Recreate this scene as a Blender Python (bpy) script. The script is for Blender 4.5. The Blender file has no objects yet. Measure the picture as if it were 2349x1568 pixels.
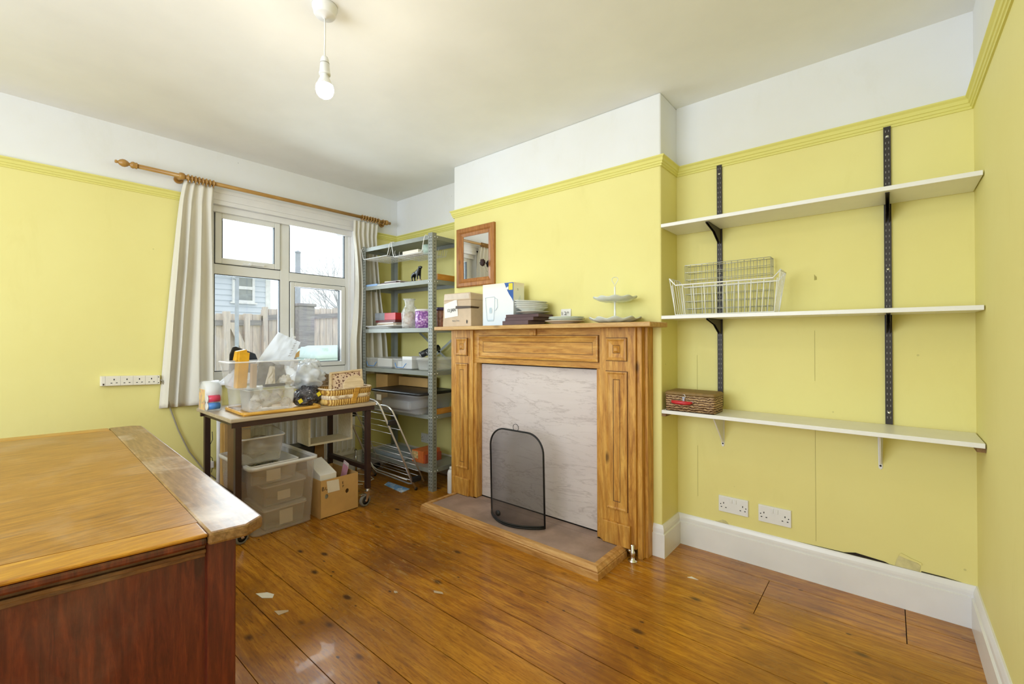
import bpy, bmesh, math, random
from mathutils import Vector, Matrix, noise
S = bpy.context.scene
COL = S.collection
V = Vector
PI = math.pi
R = math.radians

# ------------------------------------------------------------------ camera
cam_d = bpy.data.cameras.new('camera')
cam = bpy.data.objects.new('camera', cam_d)
COL.objects.link(cam)
cam_d.sensor_width = 36.0
cam_d.lens = 1023.14 / 2349 * 36.0
cam_d.shift_x = -0.487 / 2349
cam_d.shift_y = -16.95 / 2349
cam_d.clip_start = 0.02
yaw, pit, rol = R(40.151), R(0.3833), R(-0.1077)
F = V((-math.sin(yaw)*math.cos(pit), math.cos(yaw)*math.cos(pit), math.sin(pit)))
Rv = V((math.cos(yaw), math.sin(yaw), 0))
Uv = Rv.cross(F)
R2 = Rv*math.cos(rol) + Uv*math.sin(rol)
U2 = -Rv*math.sin(rol) + Uv*math.cos(rol)
M = Matrix((R2, U2, -F)).transposed().to_4x4()
M.translation = (0, 0, 1.1594)
cam.matrix_world = M
S.camera = cam

# ------------------------------------------------------------------ world, light, exposure
S.view_settings.view_transform = 'Standard'
S.view_settings.look = 'None'
S.view_settings.gamma = 1.0
S.view_settings.use_curve_mapping = False
S.view_settings.exposure = -0.1
S.cycles.max_bounces = 8
S.cycles.diffuse_bounces = 5
S.cycles.transparent_max_bounces = 24
S.cycles.sample_clamp_indirect = 6.0

w = bpy.data.worlds.new('overcast')
S.world = w
w.use_nodes = True
wn = w.node_tree
bg = wn.nodes['Background']
bg.inputs[0].default_value = (0.93, 0.965, 1.0, 1)
bg.inputs[1].default_value = 1.75

def area(name, loc, rot, sx, sy, power, col=(1, 1, 1)):
    d = bpy.data.lights.new(name, 'AREA')
    d.shape = 'RECTANGLE'; d.size = sx; d.size_y = sy; d.energy = power; d.color = col
    o = bpy.data.objects.new(name, d); o.location = loc; o.rotation_euler = rot
    COL.objects.link(o)
    return o
# daylight entering the window in view, plus an added fill lamp behind the camera
area('window_daylight', (-3.9, 1.56, 1.62), (R(90), 0, R(-90)), 1.05, 1.1, 48, (0.80, 0.90, 1))
area('rear_fill_light', (-1.5, -1.72, 1.5), (R(90), 0, 0), 2.1, 1.5, 94, (0.78, 0.89, 1))

BULB_STRENGTH = 215.0

# ------------------------------------------------------------------ room numbers
XL, XR, YB, YC, YF = -3.595, 0.266, 2.555, 2.322, -1.6
CL, CR = -2.54, -0.922
H, ZR, ZS = 2.466, 2.125, 0.167

# ------------------------------------------------------------------ mesh builder
class MB:
    def __init__(s):
        s.v = []; s.f = []; s.m = []; s.mi = 0; s.sm = []; s.smooth = False
    def add(s, vs, fs, smooth=None):
        n = len(s.v)
        s.v += [V(p) for p in vs]
        for f in fs:
            s.f.append([i+n for i in f]); s.m.append(s.mi); s.sm.append(s.smooth if smooth is None else smooth)
        return s
    def box(s, x0, x1, y0, y1, z0, z1):
        vs = [(x, y, z) for z in (z0, z1) for y in (y0, y1) for x in (x0, x1)]
        return s.add(vs, [(0,2,3,1),(4,5,7,6),(0,1,5,4),(2,6,7,3),(0,4,6,2),(1,3,7,5)], False)
    def hexa(s, bot, top):
        return s.add(list(bot)+list(top), [(3,2,1,0),(4,5,6,7),(0,1,5,4),(1,2,6,5),(2,3,7,6),(3,0,4,7)], False)
    def slab(s, pts, z0, z1):
        n = len(pts)
        vs = [(p[0], p[1], z0) for p in pts]+[(p[0], p[1], z1) for p in pts]
        fs = [tuple(range(n))[::-1], tuple(range(n, 2*n))]+[(i, (i+1) % n, n+(i+1) % n, n+i) for i in range(n)]
        return s.add(vs, fs, False)
    def plate(s, o, u, v, pts, t):
        """polygon pts in the (u,v) frame at o, thickness t along u x v"""
        o, u, v = V(o), V(u), V(v); nn = u.cross(v).normalized()*t
        n = len(pts)
        vs = [o+u*p[0]+v*p[1] for p in pts]; vs += [q+nn for q in vs]
        fs = [tuple(range(n))[::-1], tuple(range(n, 2*n))]+[(i, (i+1) % n, n+(i+1) % n, n+i) for i in range(n)]
        return s.add(vs, fs, False)
    def rings(s, rs, closed=True, cap0=True, cap1=True, smooth=True):
        n = len(rs[0]); vs = [p for r in rs for p in r]; fs = []
        for k in range(len(rs)-1):
            for i in range(n if closed else n-1):
                j = (i+1) % n
                fs.append((k*n+i, k*n+j, (k+1)*n+j, (k+1)*n+i))
        s.add(vs, fs, smooth)
        b = len(s.v)-len(vs)
        if closed and cap0: s.f.append([b+i for i in range(n)][::-1]); s.m.append(s.mi); s.sm.append(False)
        if closed and cap1: s.f.append([b+(len(rs)-1)*n+i for i in range(n)]); s.m.append(s.mi); s.sm.append(False)
        return s
    def tube(s, pts, r, seg=8, closed=False):
        pts = [V(p) for p in pts]; n = len(pts); rs = []; prev = None
        for i, p in enumerate(pts):
            if closed: d = pts[(i+1) % n]-pts[i-1]
            else: d = pts[min(i+1, n-1)]-pts[max(i-1, 0)]
            d.normalize()
            if prev is None:
                a = V((0, 0, 1)) if abs(d.z) < .9 else V((1, 0, 0))
                u = d.cross(a).normalized()
            else:
                u = (prev-d*prev.dot(d))
                u = u.normalized() if u.length > 1e-6 else d.orthogonal().normalized()
            prev = u; w_ = d.cross(u)
            rr = r[i] if isinstance(r, (list, tuple)) else r
            rs.append([p+(u*math.cos(2*PI*k/seg)+w_*math.sin(2*PI*k/seg))*rr for k in range(seg)])
        if closed: rs.append(rs[0]); return s.rings(rs, cap0=False, cap1=False)
        return s.rings(rs)
    def cyl(s, p0, p1, r, seg=16, r1=None):
        return s.tube([p0, p1], [r, r if r1 is None else r1], seg)
    def lathe(s, prof, c, seg=32, wob=None, axis='z', cap=True):
        rs = []
        for r, z in prof:
            ring = []
            for k in range(seg):
                a = 2*PI*k/seg
                rr, zz = (r, z) if wob is None else wob(r, z, a)
                x, y = rr*math.cos(a), rr*math.sin(a)
                q = V((x, y, zz)) if axis == 'z' else (V((x, zz, -y)) if axis == 'y' else V((zz, x, y)))
                ring.append(V(c)+q)
            rs.append(ring)
        return s.rings(rs, cap0=cap, cap1=cap)
    def sphere(s, c, r, seg=16, rings=10, sc=(1, 1, 1)):
        rs = []
        for k in range(rings+1):
            t = PI*k/rings; rr = max(math.sin(t), 1e-4)*r; z = -math.cos(t)*r
            rs.append([V(c)+V((rr*math.cos(2*PI*i/seg)*sc[0], rr*math.sin(2*PI*i/seg)*sc[1], z*sc[2])) for i in range(seg)])
        return s.rings(rs)
    def grid(s, fn, nu, nv, smooth=True):
        vs = [fn(i/nu, j/nv) for j in range(nv+1) for i in range(nu+1)]
        fs = [(j*(nu+1)+i, j*(nu+1)+i+1, (j+1)*(nu+1)+i+1, (j+1)*(nu+1)+i) for j in range(nv) for i in range(nu)]
        return s.add(vs, fs, smooth)
    def blob(s, c, r, seed=0, amp=.25, fr=2.2, seg=28, rg=18, sc=(1, 1, 1), zmin=None):
        rs = []; off = V((seed*7.3, seed*3.1, seed*1.7))
        for k in range(rg+1):
            t = PI*k/rg; ring = []
            for i in range(seg):
                a = 2*PI*i/seg
                d = V((math.sin(t)*math.cos(a), math.sin(t)*math.sin(a), -math.cos(t)))
                nn = 1+amp*(noise.noise(d*fr+off)-.8*abs(noise.noise(d*fr*1.9+off))-.35*abs(noise.noise(d*fr*4.3+off))+.15)
                p = V(c)+V((d.x*sc[0], d.y*sc[1], d.z*sc[2]))*r*nn
                if zmin is not None and p.z < zmin: p.z = zmin
                ring.append(p)
            rs.append(ring)
        return s.rings(rs, cap0=False, cap1=False)
    def rrect(s, cx, cy, hx, hy, r, z, n=5):
        out = []
        for (sx, sy, a0) in ((1, 1, 0), (-1, 1, 90), (-1, -1, 180), (1, -1, 270)):
            for k in range(n):
                a = R(a0+90*k/(n-1))
                out.append(V((cx+sx*(hx-r)+r*math.cos(a), cy+sy*(hy-r)+r*math.sin(a), z)))
        return out
    def tub(s, cx, cy, z0, z1, hx0, hy0, hx1, hy1, t=.002, rim=.006, rimh=.01, r=.02):
        q = s.rrect
        rs = [q(cx, cy, hx0*.93, hy0*.93, r*.8, z0), q(cx, cy, hx0, hy0, r, z0+.008), q(cx, cy, hx1, hy1, r, z1-rimh),
              q(cx, cy, hx1+rim, hy1+rim, r, z1-rimh), q(cx, cy, hx1+rim, hy1+rim, r, z1-.002), q(cx, cy, hx1+rim-.002, hy1+rim-.002, r, z1),
              q(cx, cy, hx1-t, hy1-t, r, z1), q(cx, cy, hx0-t, hy0-t, r, z0+.012), q(cx, cy, hx0*.9, hy0*.9, r*.8, z0+t+.003)]
        return s.rings(rs)
    def sweep(s, path, prof, closed=False):
        """prof (d,z) pushed off the wall line; room on the right of travel"""
        path = [V((p[0], p[1])) for p in path]; n = len(path); rs = []
        nrm = []
        for i in range(n-1):
            d = (path[i+1]-path[i]).normalized(); nrm.append(V((d.y, -d.x)))
        for i in range(n):
            if i == 0: m = nrm[0]
            elif i == n-1: m = nrm[-1]
            else:
                a, b = nrm[i-1], nrm[i]; m = (a+b)/(1+a.dot(b))
            rs.append([V((path[i].x+m.x*d, path[i].y+m.y*d, z)) for d, z in prof])
        return s.rings(rs, smooth=False)
    def xf(s, M_):
        s.v = [M_ @ p for p in s.v]; return s
    def rot(s, piv, axis, deg):
        T = Matrix.Translation(V(piv)); return s.xf(T @ Matrix.Rotation(R(deg), 4, axis) @ T.inverted())

def obj(name, mb, mats, parent=None, bevel=0, origin=None, seg=2):
    me = bpy.data.meshes.new(name)
    if parent is not None:
        p = parent; o0 = V((0, 0, 0))
        while p is not None: o0 += p.location; p = p.parent
    elif origin is not None: o0 = V(origin)
    else:
        xs = [p.x for p in mb.v]; ys = [p.y for p in mb.v]; zs = [p.z for p in mb.v]
        o0 = V(((min(xs)+max(xs))/2, (min(ys)+max(ys))/2, min(zs)))
    me.from_pydata([tuple(p-o0) for p in mb.v], [], mb.f)
    if not isinstance(mats, (list, tuple)): mats = [mats]
    for m_ in mats: me.materials.append(m_)
    me.polygons.foreach_set('material_index', mb.m)
    me.polygons.foreach_set('use_smooth', mb.sm)
    bm = bmesh.new(); bm.from_mesh(me); bmesh.ops.recalc_face_normals(bm, faces=bm.faces); bm.to_mesh(me); bm.free()
    me.update()
    o = bpy.data.objects.new(name, me); COL.objects.link(o)
    if parent is not None: o.parent = parent
    else: o.location = o0
    if bevel:
        b = o.modifiers.new('edge', 'BEVEL'); b.width = bevel; b.segments = seg; b.limit_method = 'ANGLE'; b.angle_limit = R(40)
        b.harden_normals = False
    return o
def tag(o, label, cat, group=None, kind=None):
    if label: o['label'] = label
    if cat: o['category'] = cat
    if group: o['group'] = group
    if kind: o['kind'] = kind
    return o
def thing(name, label, cat, loc, group=None):
    o = bpy.data.objects.new(name, None); COL.objects.link(o); o.location = loc; o.empty_display_size = .05
    return tag(o, label, cat, group)
def solo(name, label, cat, mb, mats, group=None, bevel=0):
    return tag(obj(name, mb, mats, bevel=bevel), label, cat, group)
def struct(name, mb, mats, bevel=0, label=None):
    o = obj(name, mb, mats, origin=(0, 0, 0), bevel=bevel); o['kind'] = 'structure'
    if label: o['label'] = label
    return o
def text(body, size, origin, u, v, mat_, parent=None, ext=.0004):
    """flat lettering whose baseline runs along u, up along v"""
    c = bpy.data.curves.new('lettering', 'FONT'); c.body = body; c.size = size; c.extrude = ext
    c.materials.append(mat_)
    o = bpy.data.objects.new('lettering', c); COL.objects.link(o)
    u, v = V(u).normalized(), V(v).normalized(); n = u.cross(v)
    m_ = Matrix((u, v, n)).transposed().to_4x4(); off = V((0, 0, 0)); p = parent
    while p is not None: off += p.location; p = p.parent
    m_.translation = V(origin)-off
    me = bpy.data.meshes.new_from_object(o); bpy.data.objects.remove(o); bpy.data.curves.remove(c)
    o = bpy.data.objects.new('lettering', me); COL.objects.link(o)
    if parent is not None: o.parent = parent
    o.matrix_local = m_
    return o

# ------------------------------------------------------------------ materials
class NT:
    def __init__(s, name):
        s.m = bpy.data.materials.new(name); s.m.use_nodes = True; s.t = s.m.node_tree; s.n = s.t.nodes; s.l = s.t.links
        s.b = s.n['Principled BSDF']; s.out = s.n['Material Output']
    def node(s, ty, **kw):
        n_ = s.n.new(ty)
        for k, v in kw.items():
            if k == 'inp':
                for a, b in v.items(): n_.inputs[a].default_value = b
            else: setattr(n_, k, v)
        return n_
    def link(s, a, b): s.l.new(a, b)
    def coord(s, scale=(1, 1, 1), kind='Object', rot=(0, 0, 0)):
        c = s.node('ShaderNodeTexCoord'); mp = s.node('ShaderNodeMapping'); mp.inputs['Scale'].default_value = scale
        mp.inputs['Rotation'].default_value = rot
        s.link(c.outputs[kind], mp.inputs[0]); return mp.outputs[0]
    def noise(s, co, sc, det=4, rough=.55, dist=0):
        n_ = s.node('ShaderNodeTexNoise', inp={'Scale': sc, 'Detail': det, 'Roughness': rough, 'Distortion': dist}); s.link(co, n_.inputs['Vector']); return n_.outputs['Fac']
    def ramp(s, fac, stops):
        r = s.node('ShaderNodeValToRGB'); e = r.color_ramp.elements
        while len(e) < len(stops): e.new(.5)
        for i, (p, c) in enumerate(stops):
            e[i].position = p; e[i].color = (c, c, c, 1) if isinstance(c, (int, float)) else (*c, 1)
        s.link(fac, r.inputs[0]); return r.outputs[0]
    def mix(s, fac, a, b, mode='MIX'):
        n_ = s.node('ShaderNodeMix', data_type='RGBA', blend_type=mode)
        for k, v in ((0, fac), (6, a), (7, b)):
            if hasattr(v, 'is_linked') or hasattr(v, 'links'): s.link(v, n_.inputs[k])
            elif k == 0: n_.inputs[0].default_value = v
            else: n_.inputs[k].default_value = (*v, 1)
        return n_.outputs[2]
    def math(s, op, a, b=0, c=None):
        n_ = s.node('ShaderNodeMath', operation=op)
        for k, v in enumerate((a, b) if c is None else (a, b, c)):
            if hasattr(v, 'links'): s.link(v, n_.inputs[k])
            else: n_.inputs[k].default_value = v
        return n_.outputs[0]
    def bump(s, h, st=.2, d=.002):
        n_ = s.node('ShaderNodeBump', inp={'Strength': st, 'Distance': d}); s.link(h, n_.inputs['Height']); s.link(n_.outputs[0], s.b.inputs['Normal'])
    def col(s, v):
        if hasattr(v, 'links'): s.link(v, s.b.inputs['Base Color'])
        else: s.b.inputs['Base Color'].default_value = (*v, 1)
    def set(s, **kw):
        for k, v in kw.items():
            k2 = {'rough': 'Roughness', 'metal': 'Metallic', 'spec': 'Specular IOR Level', 'coat': 'Coat Weight', 'crough': 'Coat Roughness', 'alpha': 'Alpha'}[k]
            if hasattr(v, 'links'): s.link(v, s.b.inputs[k2])
            else: s.b.inputs[k2].default_value = v
        return s

def plain(name, c, rough=.5, metal=0., var=.12, sc=14, bump=0.0, spec=.5, aniso=(1, 1, 1), coat=0):
    n = NT(name); co = n.coord(aniso); f = n.noise(co, sc, 4)
    k = n.ramp(f, [(.3, 1-var), (.7, 1+var*.35)])
    n.col(n.mix(1.0, c, k, 'MULTIPLY')); n.set(rough=rough, metal=metal, spec=spec, coat=coat)
    if bump: n.bump(f, bump)
    return n.m
def clear(name, c=(.85, .87, .9), op=.25, rough=.25, cloudy=0.0):
    """milky see-through plastic"""
    n = NT(name); n.col(c); n.set(rough=rough)
    tr = n.node('ShaderNodeBsdfTransparent'); tr.inputs[0].default_value = (1, 1, 1, 1)
    mx = n.node('ShaderNodeMixShader')
    lw = n.node('ShaderNodeLayerWeight', inp={'Blend': .35})
    f = n.math('ADD', n.math('MULTIPLY', lw.outputs['Facing'], .22), op)
    if cloudy: f = n.math('ADD', f, n.math('MULTIPLY', n.math('SUBTRACT', n.noise(n.coord(), 30, 3), .5), cloudy))
    n.link(f, mx.inputs[0]); n.link(tr.outputs[0], mx.inputs[1]); n.link(n.b.outputs[0], mx.inputs[2]); n.link(mx.outputs[0], n.out.inputs[0])
    return n.m
def wood(name, c1, c2, c3, axis='x', sc=1.0, rough=.45, knots=.5, bump=.15, worn=0.0, coat=0):
    """c1 light, c2 mid, c3 dark, grain running along axis"""
    n = NT(name)
    st = {'x': (1, 9, 9), 'y': (9, 1, 9), 'z': (9, 9, 1)}[axis]
    co = n.coord(tuple(a*sc for a in st))
    a = n.noise(co, 2.6, 8, .68, .8); b = n.noise(co, 11, 8, .78, .3)
    wv = n.node('ShaderNodeTexWave', inp={'Scale': 1.1, 'Distortion': 9, 'Detail': 3, 'Detail Scale': 1.2}); wv.bands_direction = 'DIAGONAL'; n.link(co, wv.inputs[0])
    col = n.ramp(a, [(.32, c3), (.47, c2), (.62, c1)])
    col = n.mix(n.math('MULTIPLY', wv.outputs['Fac'], .38), col, c3)
    col = n.mix(n.ramp(b, [(.48, 0.0), (.68, .6)]), col, c3)
    if knots:
        kco = n.coord(tuple({'x': (.45, 1, 1), 'y': (1, .45, 1), 'z': (1, 1, .45)}[axis][i]*sc*5 for i in range(3)))
        vo = n.node('ShaderNodeTexVoronoi', inp={'Scale': 1.0, 'Randomness': 1.0}); n.link(kco, vo.inputs['Vector'])
        kf = n.ramp(vo.outputs['Distance'], [(.045, 1.0), (.075, .55), (.12, 0.0)])
        col = n.mix(n.math('MULTIPLY', kf, knots), col, tuple(x*.25 for x in c3))
    if worn:
        wf = n.ramp(n.noise(n.coord((1, 1, 1)), 5, 7, .65, .4), [(.5, 0.0), (.72, worn)])
        col = n.mix(wf, col, (.62, .5, .4))
    n.col(col); n.set(rough=rough, coat=coat); n.bump(b, bump, .001)
    return n.m

def wall_mat(name, c, seams=(), axis='X'):
    n = NT(name); co = n.coord()
    big = n.noise(co, 1.3, 4, .6); fine = n.noise(co, 9, 5, .6); st = n.noise(n.coord((1, 1, .35)), 6, 6, .7, .5)
    col = n.mix(n.ramp(big, [(.35, 0.0), (.7, .55)]), c, tuple(a*b for a, b in zip(c, (.93, .90, .80))))
    col = n.mix(n.ramp(st, [(.56, 0.0), (.78, .32)]), col, tuple(a*b for a, b in zip(c, (.86, .83, .72))))
    spk = n.node('ShaderNodeTexVoronoi', inp={'Scale': 5.5}); n.link(co, spk.inputs['Vector'])
    col = n.mix(n.ramp(spk.outputs['Distance'], [(.018, .5), (.03, 0.0)]), col, tuple(a*.55 for a in c))
    n.col(col); n.set(rough=.62, spec=.25); n.bump(n.math('ADD', n.math('MULTIPLY', fine, .5), n.math('MULTIPLY', big, 2.0)), .22, .006)
    return n.m
YEL = wall_mat('yellow_emulsion', (.80, .735, .305))
YELR = wall_mat('yellow_emulsion_rail', (.74, .69, .22))
WHT = wall_mat('white_emulsion', (.79, .80, .82))
CEIL = plain('ceiling_paint', (.86, .86, .83), .8, 0, .05, 3, .25)
GLOSSW = plain('white_gloss_paint', (.80, .79, .79), .3, 0, .06, 5, .05)
UPVC = plain('white_window_plastic', (.78, .78, .76), .3, 0, .04, 5)
GASKET = plain('black_gasket', (.03, .035, .035), .6)

def floor_mat():
    n = NT('varnished_floorboards')
    g = n.node('ShaderNodeNewGeometry'); rnd = g.outputs['Random Per Island']
    co = n.coord((1, 1, 1)); add = n.node('ShaderNodeVectorMath', operation='ADD'); n.link(co, add.inputs[0])
    cx = n.node('ShaderNodeCombineXYZ'); n.link(n.math('MULTIPLY', rnd, 37.0), cx.inputs[0]); n.link(n.math('MULTIPLY', rnd, 11.0), cx.inputs[1]); n.link(cx.outputs[0], add.inputs[1])
    mp = n.node('ShaderNodeMapping'); mp.inputs['Scale'].default_value = (1.1, 11, 1); n.link(add.outputs[0], mp.inputs[0]); gc = mp.outputs[0]
    a = n.noise(gc, 2.6, 8, .68, 1.1); b = n.noise(gc, 12, 8, .75, .4); patch = n.noise(co, 2.3, 5, .6, .5)
    col = n.ramp(a, [(.30, (.17, .052, .004)), (.46, (.42, .155, .009)), (.64, (.62, .275, .018))])
    col = n.mix(n.ramp(patch, [(.42, 0.0), (.66, .75)]), col, (.19, .062, .007))
    col = n.mix(n.ramp(rnd, [(0, .32), (.5, 0.0), (1, .22)]), col, (.55, .26, .025))
    col = n.mix(n.ramp(b, [(.5, 0.0), (.68, .8)]), col, (.13, .04, .005))
    mk = n.node('ShaderNodeMapping'); mk.inputs['Scale'].default_value = (4.0, 8.0, 1); n.link(add.outputs[0], mk.inputs[0])
    vo = n.node('ShaderNodeTexVoronoi', inp={'Scale': 1.0}); n.link(mk.outputs[0], vo.inputs['Vector'])
    col = n.mix(n.ramp(vo.outputs['Distance'], [(.06, .92), (.09, .6), (.15, 0.0)]), col, (.05, .016, .004))
    # dark nail heads and dents
    mk2 = n.node('ShaderNodeMapping'); mk2.inputs['Scale'].default_value = (7, 13, 1); n.link(co, mk2.inputs[0])
    v2 = n.node('ShaderNodeTexVoronoi', inp={'Scale': 1.0}); n.link(mk2.outputs[0], v2.inputs['Vector'])
    col = n.mix(n.ramp(v2.outputs['Distance'], [(.05, .8), (.08, 0.0)]), col, (.04, .018, .008))
    # pale scuffs
    sc = n.noise(n.coord((1.2, 9, 1), rot=(0, 0, .5)), 7, 8, .75, .4); pm = n.noise(co, 1.1, 3, .5)
    sf = n.math('MULTIPLY', n.ramp(sc, [(.55, 0.0), (.66, .75)]), n.ramp(pm, [(.46, 0.0), (.60, 1.0)]))
    col = n.mix(sf, col, (.56, .36, .13))
    dust = n.math('MULTIPLY', n.ramp(n.noise(co, 90, 3, .8), [(.66, 0.0), (.74, .5)]), n.ramp(pm, [(.5, 0.0), (.65, 1.0)]))
    col = n.mix(dust, col, (.6, .48, .32))
    n.col(col)
    n.set(rough=n.math('ADD', n.math('MULTIPLY', patch, .34), .07), spec=.5, coat=.15)
    n.bump(n.math('ADD', n.math('MULTIPLY', b, .4), a), .12, .003)
    return n.m
FLOOR = floor_mat()
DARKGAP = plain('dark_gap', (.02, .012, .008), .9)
PINE = wood('waxed_pine_upright', (.70, .40, .09), (.60, .295, .05), (.30, .11, .014), 'z', 1.3, .5, .8)
PINEX = wood('waxed_pine_level', (.70, .40, .09), (.60, .295, .05), (.30, .11, .014), 'x', 1.3, .5, .8)
PINEP = wood('pale_mantel_pine', (.66, .44, .17), (.58, .36, .12), (.42, .2, .05), 'x', 1.3, .45, .5)
HTRIM = wood('hearth_pine_trim', (.70, .42, .16), (.60, .32, .10), (.36, .16, .04), 'x', 1.6, .5, .4)
DTOP = wood('desk_top_oak', (.42, .185, .018), (.33, .13, .010), (.17, .058, .006), 'y', 3.2, .3, 0, .12, .16)
DFRM = wood('desk_edge_oak', (.56, .27, .02), (.46, .20, .012), (.28, .10, .010), 'y', 3.2, .28, 0, .12, .1)
DFRX = wood('desk_side_oak', (.33, .18, .07), (.24, .12, .04), (.13, .06, .018), 'x', 3.2, .3, 0, .12, .6)
DPAN = wood('desk_red_mahogany', (.17, .030, .009), (.11, .016, .006), (.045, .007, .003), 'z', 2.4, .36, 0, .1, .05)
DMLD = wood('desk_moulding_wood', (.24, .10, .03), (.17, .06, .016), (.06, .018, .005), 'y', 2.4, .4, 0, .2, .1)
RODW = wood('curtain_rod_wood', (.50, .30, .085), (.44, .24, .06), (.32, .15, .03), 'y', 2, .35, 0)
MIRF = wood('mirror_frame_pine', (.46, .20, .05), (.39, .155, .034), (.25, .085, .016), 'z', 2, .35, .5)
ORWOOD = wood('orange_plank', (.66, .32, .06), (.58, .26, .04), (.42, .16, .02), 'y', 2, .5, 0)
BEECH = wood('pale_beech', (.78, .62, .40), (.70, .54, .33), (.58, .42, .24), 'y', 2, .5, 0)
BIRCH = wood('birch_cube', (.93, .87, .74), (.89, .82, .68), (.78, .70, .54), 'y', 1.4, .5, 0)
TABT = wood('table_top_laminate', (.55, .46, .33), (.48, .39, .27), (.38, .29, .19), 'y', 1.5, .4, 0)
TRAYW = wood('tray_yellow_wood', (.72, .42, .08), (.63, .34, .05), (.42, .2, .03), 'y', 2, .35, 0)
def marble():
    n = NT('pink_marble_laminate'); co = n.coord((1, 1, 2.2), rot=(0, .35, 0))
    a = n.noise(co, 1.5, 6, .6, 1.0); r = n.math('ABSOLUTE', n.math('SUBTRACT', n.noise(n.coord((.55, 1, 2.6), rot=(0, .35, 0)), 2.3, 7, .6, .5), .5))
    r2 = n.math('ABSOLUTE', n.math('SUBTRACT', n.noise(n.coord((.5, 1, 3.0), rot=(0, .25, 0)), 4, 7, .62, .4), .5))
    col = n.ramp(a, [(.3, (.60, .525, .51)), (.7, (.70, .63, .61))])
    col = n.mix(n.ramp(r, [(.0, .45), (.012, 0.0)]), col, (.36, .29, .28))
    col = n.mix(n.ramp(r2, [(.0, .3), (.012, 0.0)]), col, (.33, .27, .25))
    n.col(col); n.set(rough=.3); return n.m
MARB = marble()
HEARTH = plain('dusty_hearth', (.36, .25, .20), .55, 0, .35, 7, .1)
CURT = NT('cream_cotton')

_f = CURT.noise(CURT.coord((1, 1, 1)), 160, 2)
CURT.col((.86, .83, .75)); CURT.set(rough=.9, spec=.1); CURT.bump(_f, .1, .001)
_t = CURT.node('ShaderNodeBsdfTranslucent'); _t.inputs[0].default_value = (.8, .72, .55, 1)
_m = CURT.node('ShaderNodeMixShader', inp={0: .22}); CURT.link(CURT.b.outputs[0], _m.inputs[1]); CURT.link(_t.outputs[0], _m.inputs[2]); CURT.link(_m.outputs[0], CURT.out.inputs[0])
CURT = CURT.m
STEEL = plain('grey_green_steel', (.28, .295, .265), .45, .15, .15, 6)
STEELD = plain('dark_steel', (.10, .12, .12), .5, .4, .15, 6)
CHROME = plain('chrome', (.75, .76, .78), .18, 1.0, .05)
BOLT = plain('zinc_bolt', (.75, .75, .75), .3, .9)
BLK = plain('black_plastic', (.012, .012, .014), .38)
DBRN = plain('dark_brown_steel', (.045, .022, .018), .4, .2)
TRACK = plain('brown_black_track', (.022, .014, .009), .5, 0)
MELA = plain('white_melamine', (.82, .81, .78), .35, 0, .03)
WPL = plain('white_plastic', (.80, .80, .80), .35, 0, .04)
CREAMPL = plain('ivory_plastic', (.80, .76, .66), .35, 0, .04)
HOLE = plain('dark_hole', (.01, .01, .01), .9)
WIREW = plain('white_coated_wire', (.85, .85, .83), .3, 0, .03)
WIREG = plain('silver_wire', (.62, .63, .62), .3, .6, .05)
CARD = plain('brown_cardboard', (.62, .38, .14), .75, 0, .12, 9, .1)
CARDL = plain('light_cardboard', (.60, .46, .32), .75, 0, .14, 11, .1)
CARDD = plain('dull_cardboard', (.25, .14, .055), .8, 0, .12, 9)
PAPER = plain('white_paper', (.82, .80, .76), .8, 0, .05)
LABEL = plain('cream_label', (.80, .74, .64), .8, 0, .05)
INK = plain('black_ink', (.02, .02, .02), .8)
GREYINK = plain('grey_ink', (.35, .33, .31), .8)
CLR = clear('clear_crate_plastic', (.97, .97, .99), .15, .25, 0)
CLR2 = clear('clear_box_plastic', (.95, .97, 1.0), .12, .2, 0)
CLR3 = clear('milky_box_plastic', (.96, .97, .95), .18, .3, 0)
RIMM = clear('thick_plastic_rim', (.97, .97, .98), .52, .25, 0)
def rimring(cx, cy, z, hx, hy, r, t=.007, h=.012):
    q = MB(); f_ = q.rrect
    return q.rings([f_(cx, cy, hx, hy, r, z-h), f_(cx, cy, hx+t, hy+t, r, z-h), f_(cx, cy, hx+t, hy+t, r, z), f_(cx, cy, hx-.002, hy-.002, r, z+.001), f_(cx, cy, hx-.002, hy-.002, r, z-h*.3)], cap0=False, cap1=False)
BAGM = clear('thin_plastic_bag', (.88, .90, .93), .55, .35, .9)
BAGC = clear('crinkled_clear_bag', (.85, .86, .87), .35, .15, 1.2)
BRNBOX = plain('purple_brown_card', (.10, .052, .055), .55, 0, .1)
CHINA = plain('off_white_china', (.66, .66, .60), .22, 0, .05)
CHINAG = plain('greenish_white_china', (.70, .74, .66), .18, 0, .06)
MINT = plain('mint_plastic', (.50, .66, .60), .4)
BLUEF = plain('blue_folder', (.30, .48, .78), .5)
REDM = plain('red_card', (.55, .02, .03), .4)
BLUEM = plain('blue_tape', (.08, .25, .62), .4)
PINKT = plain('red_tape', (.72, .06, .12), .4)
YPK = plain('yellow_packet', (.80, .42, .02), .45, 0, .25, 20, .3)
ORG = plain('orange_carton', (.78, .20, .05), .5, 0, .2, 20)
GREYC = plain('grey_fabric', (.30, .32, .36), .8, 0, .3, 20, .3)
DEEPB = plain('dark_box_blue', (.02, .10, .38), .45)
YLW = plain('yellow_sticker', (.80, .66, .03), .5)
RADM = plain('radiator_enamel', (.74, .73, .68), .35, 0, .04)
GLASSM = NT('window_glass')
_g = GLASSM.node('ShaderNodeBsdfGlossy', inp={'Roughness': .02}); _tr = GLASSM.node('ShaderNodeBsdfTransparent'); _tr.inputs[0].default_value = (.96, .98, .97, 1)
_fr = GLASSM.node('ShaderNodeFresnel', inp={'IOR': 1.45}); _mx = GLASSM.node('ShaderNodeMixShader')
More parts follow.
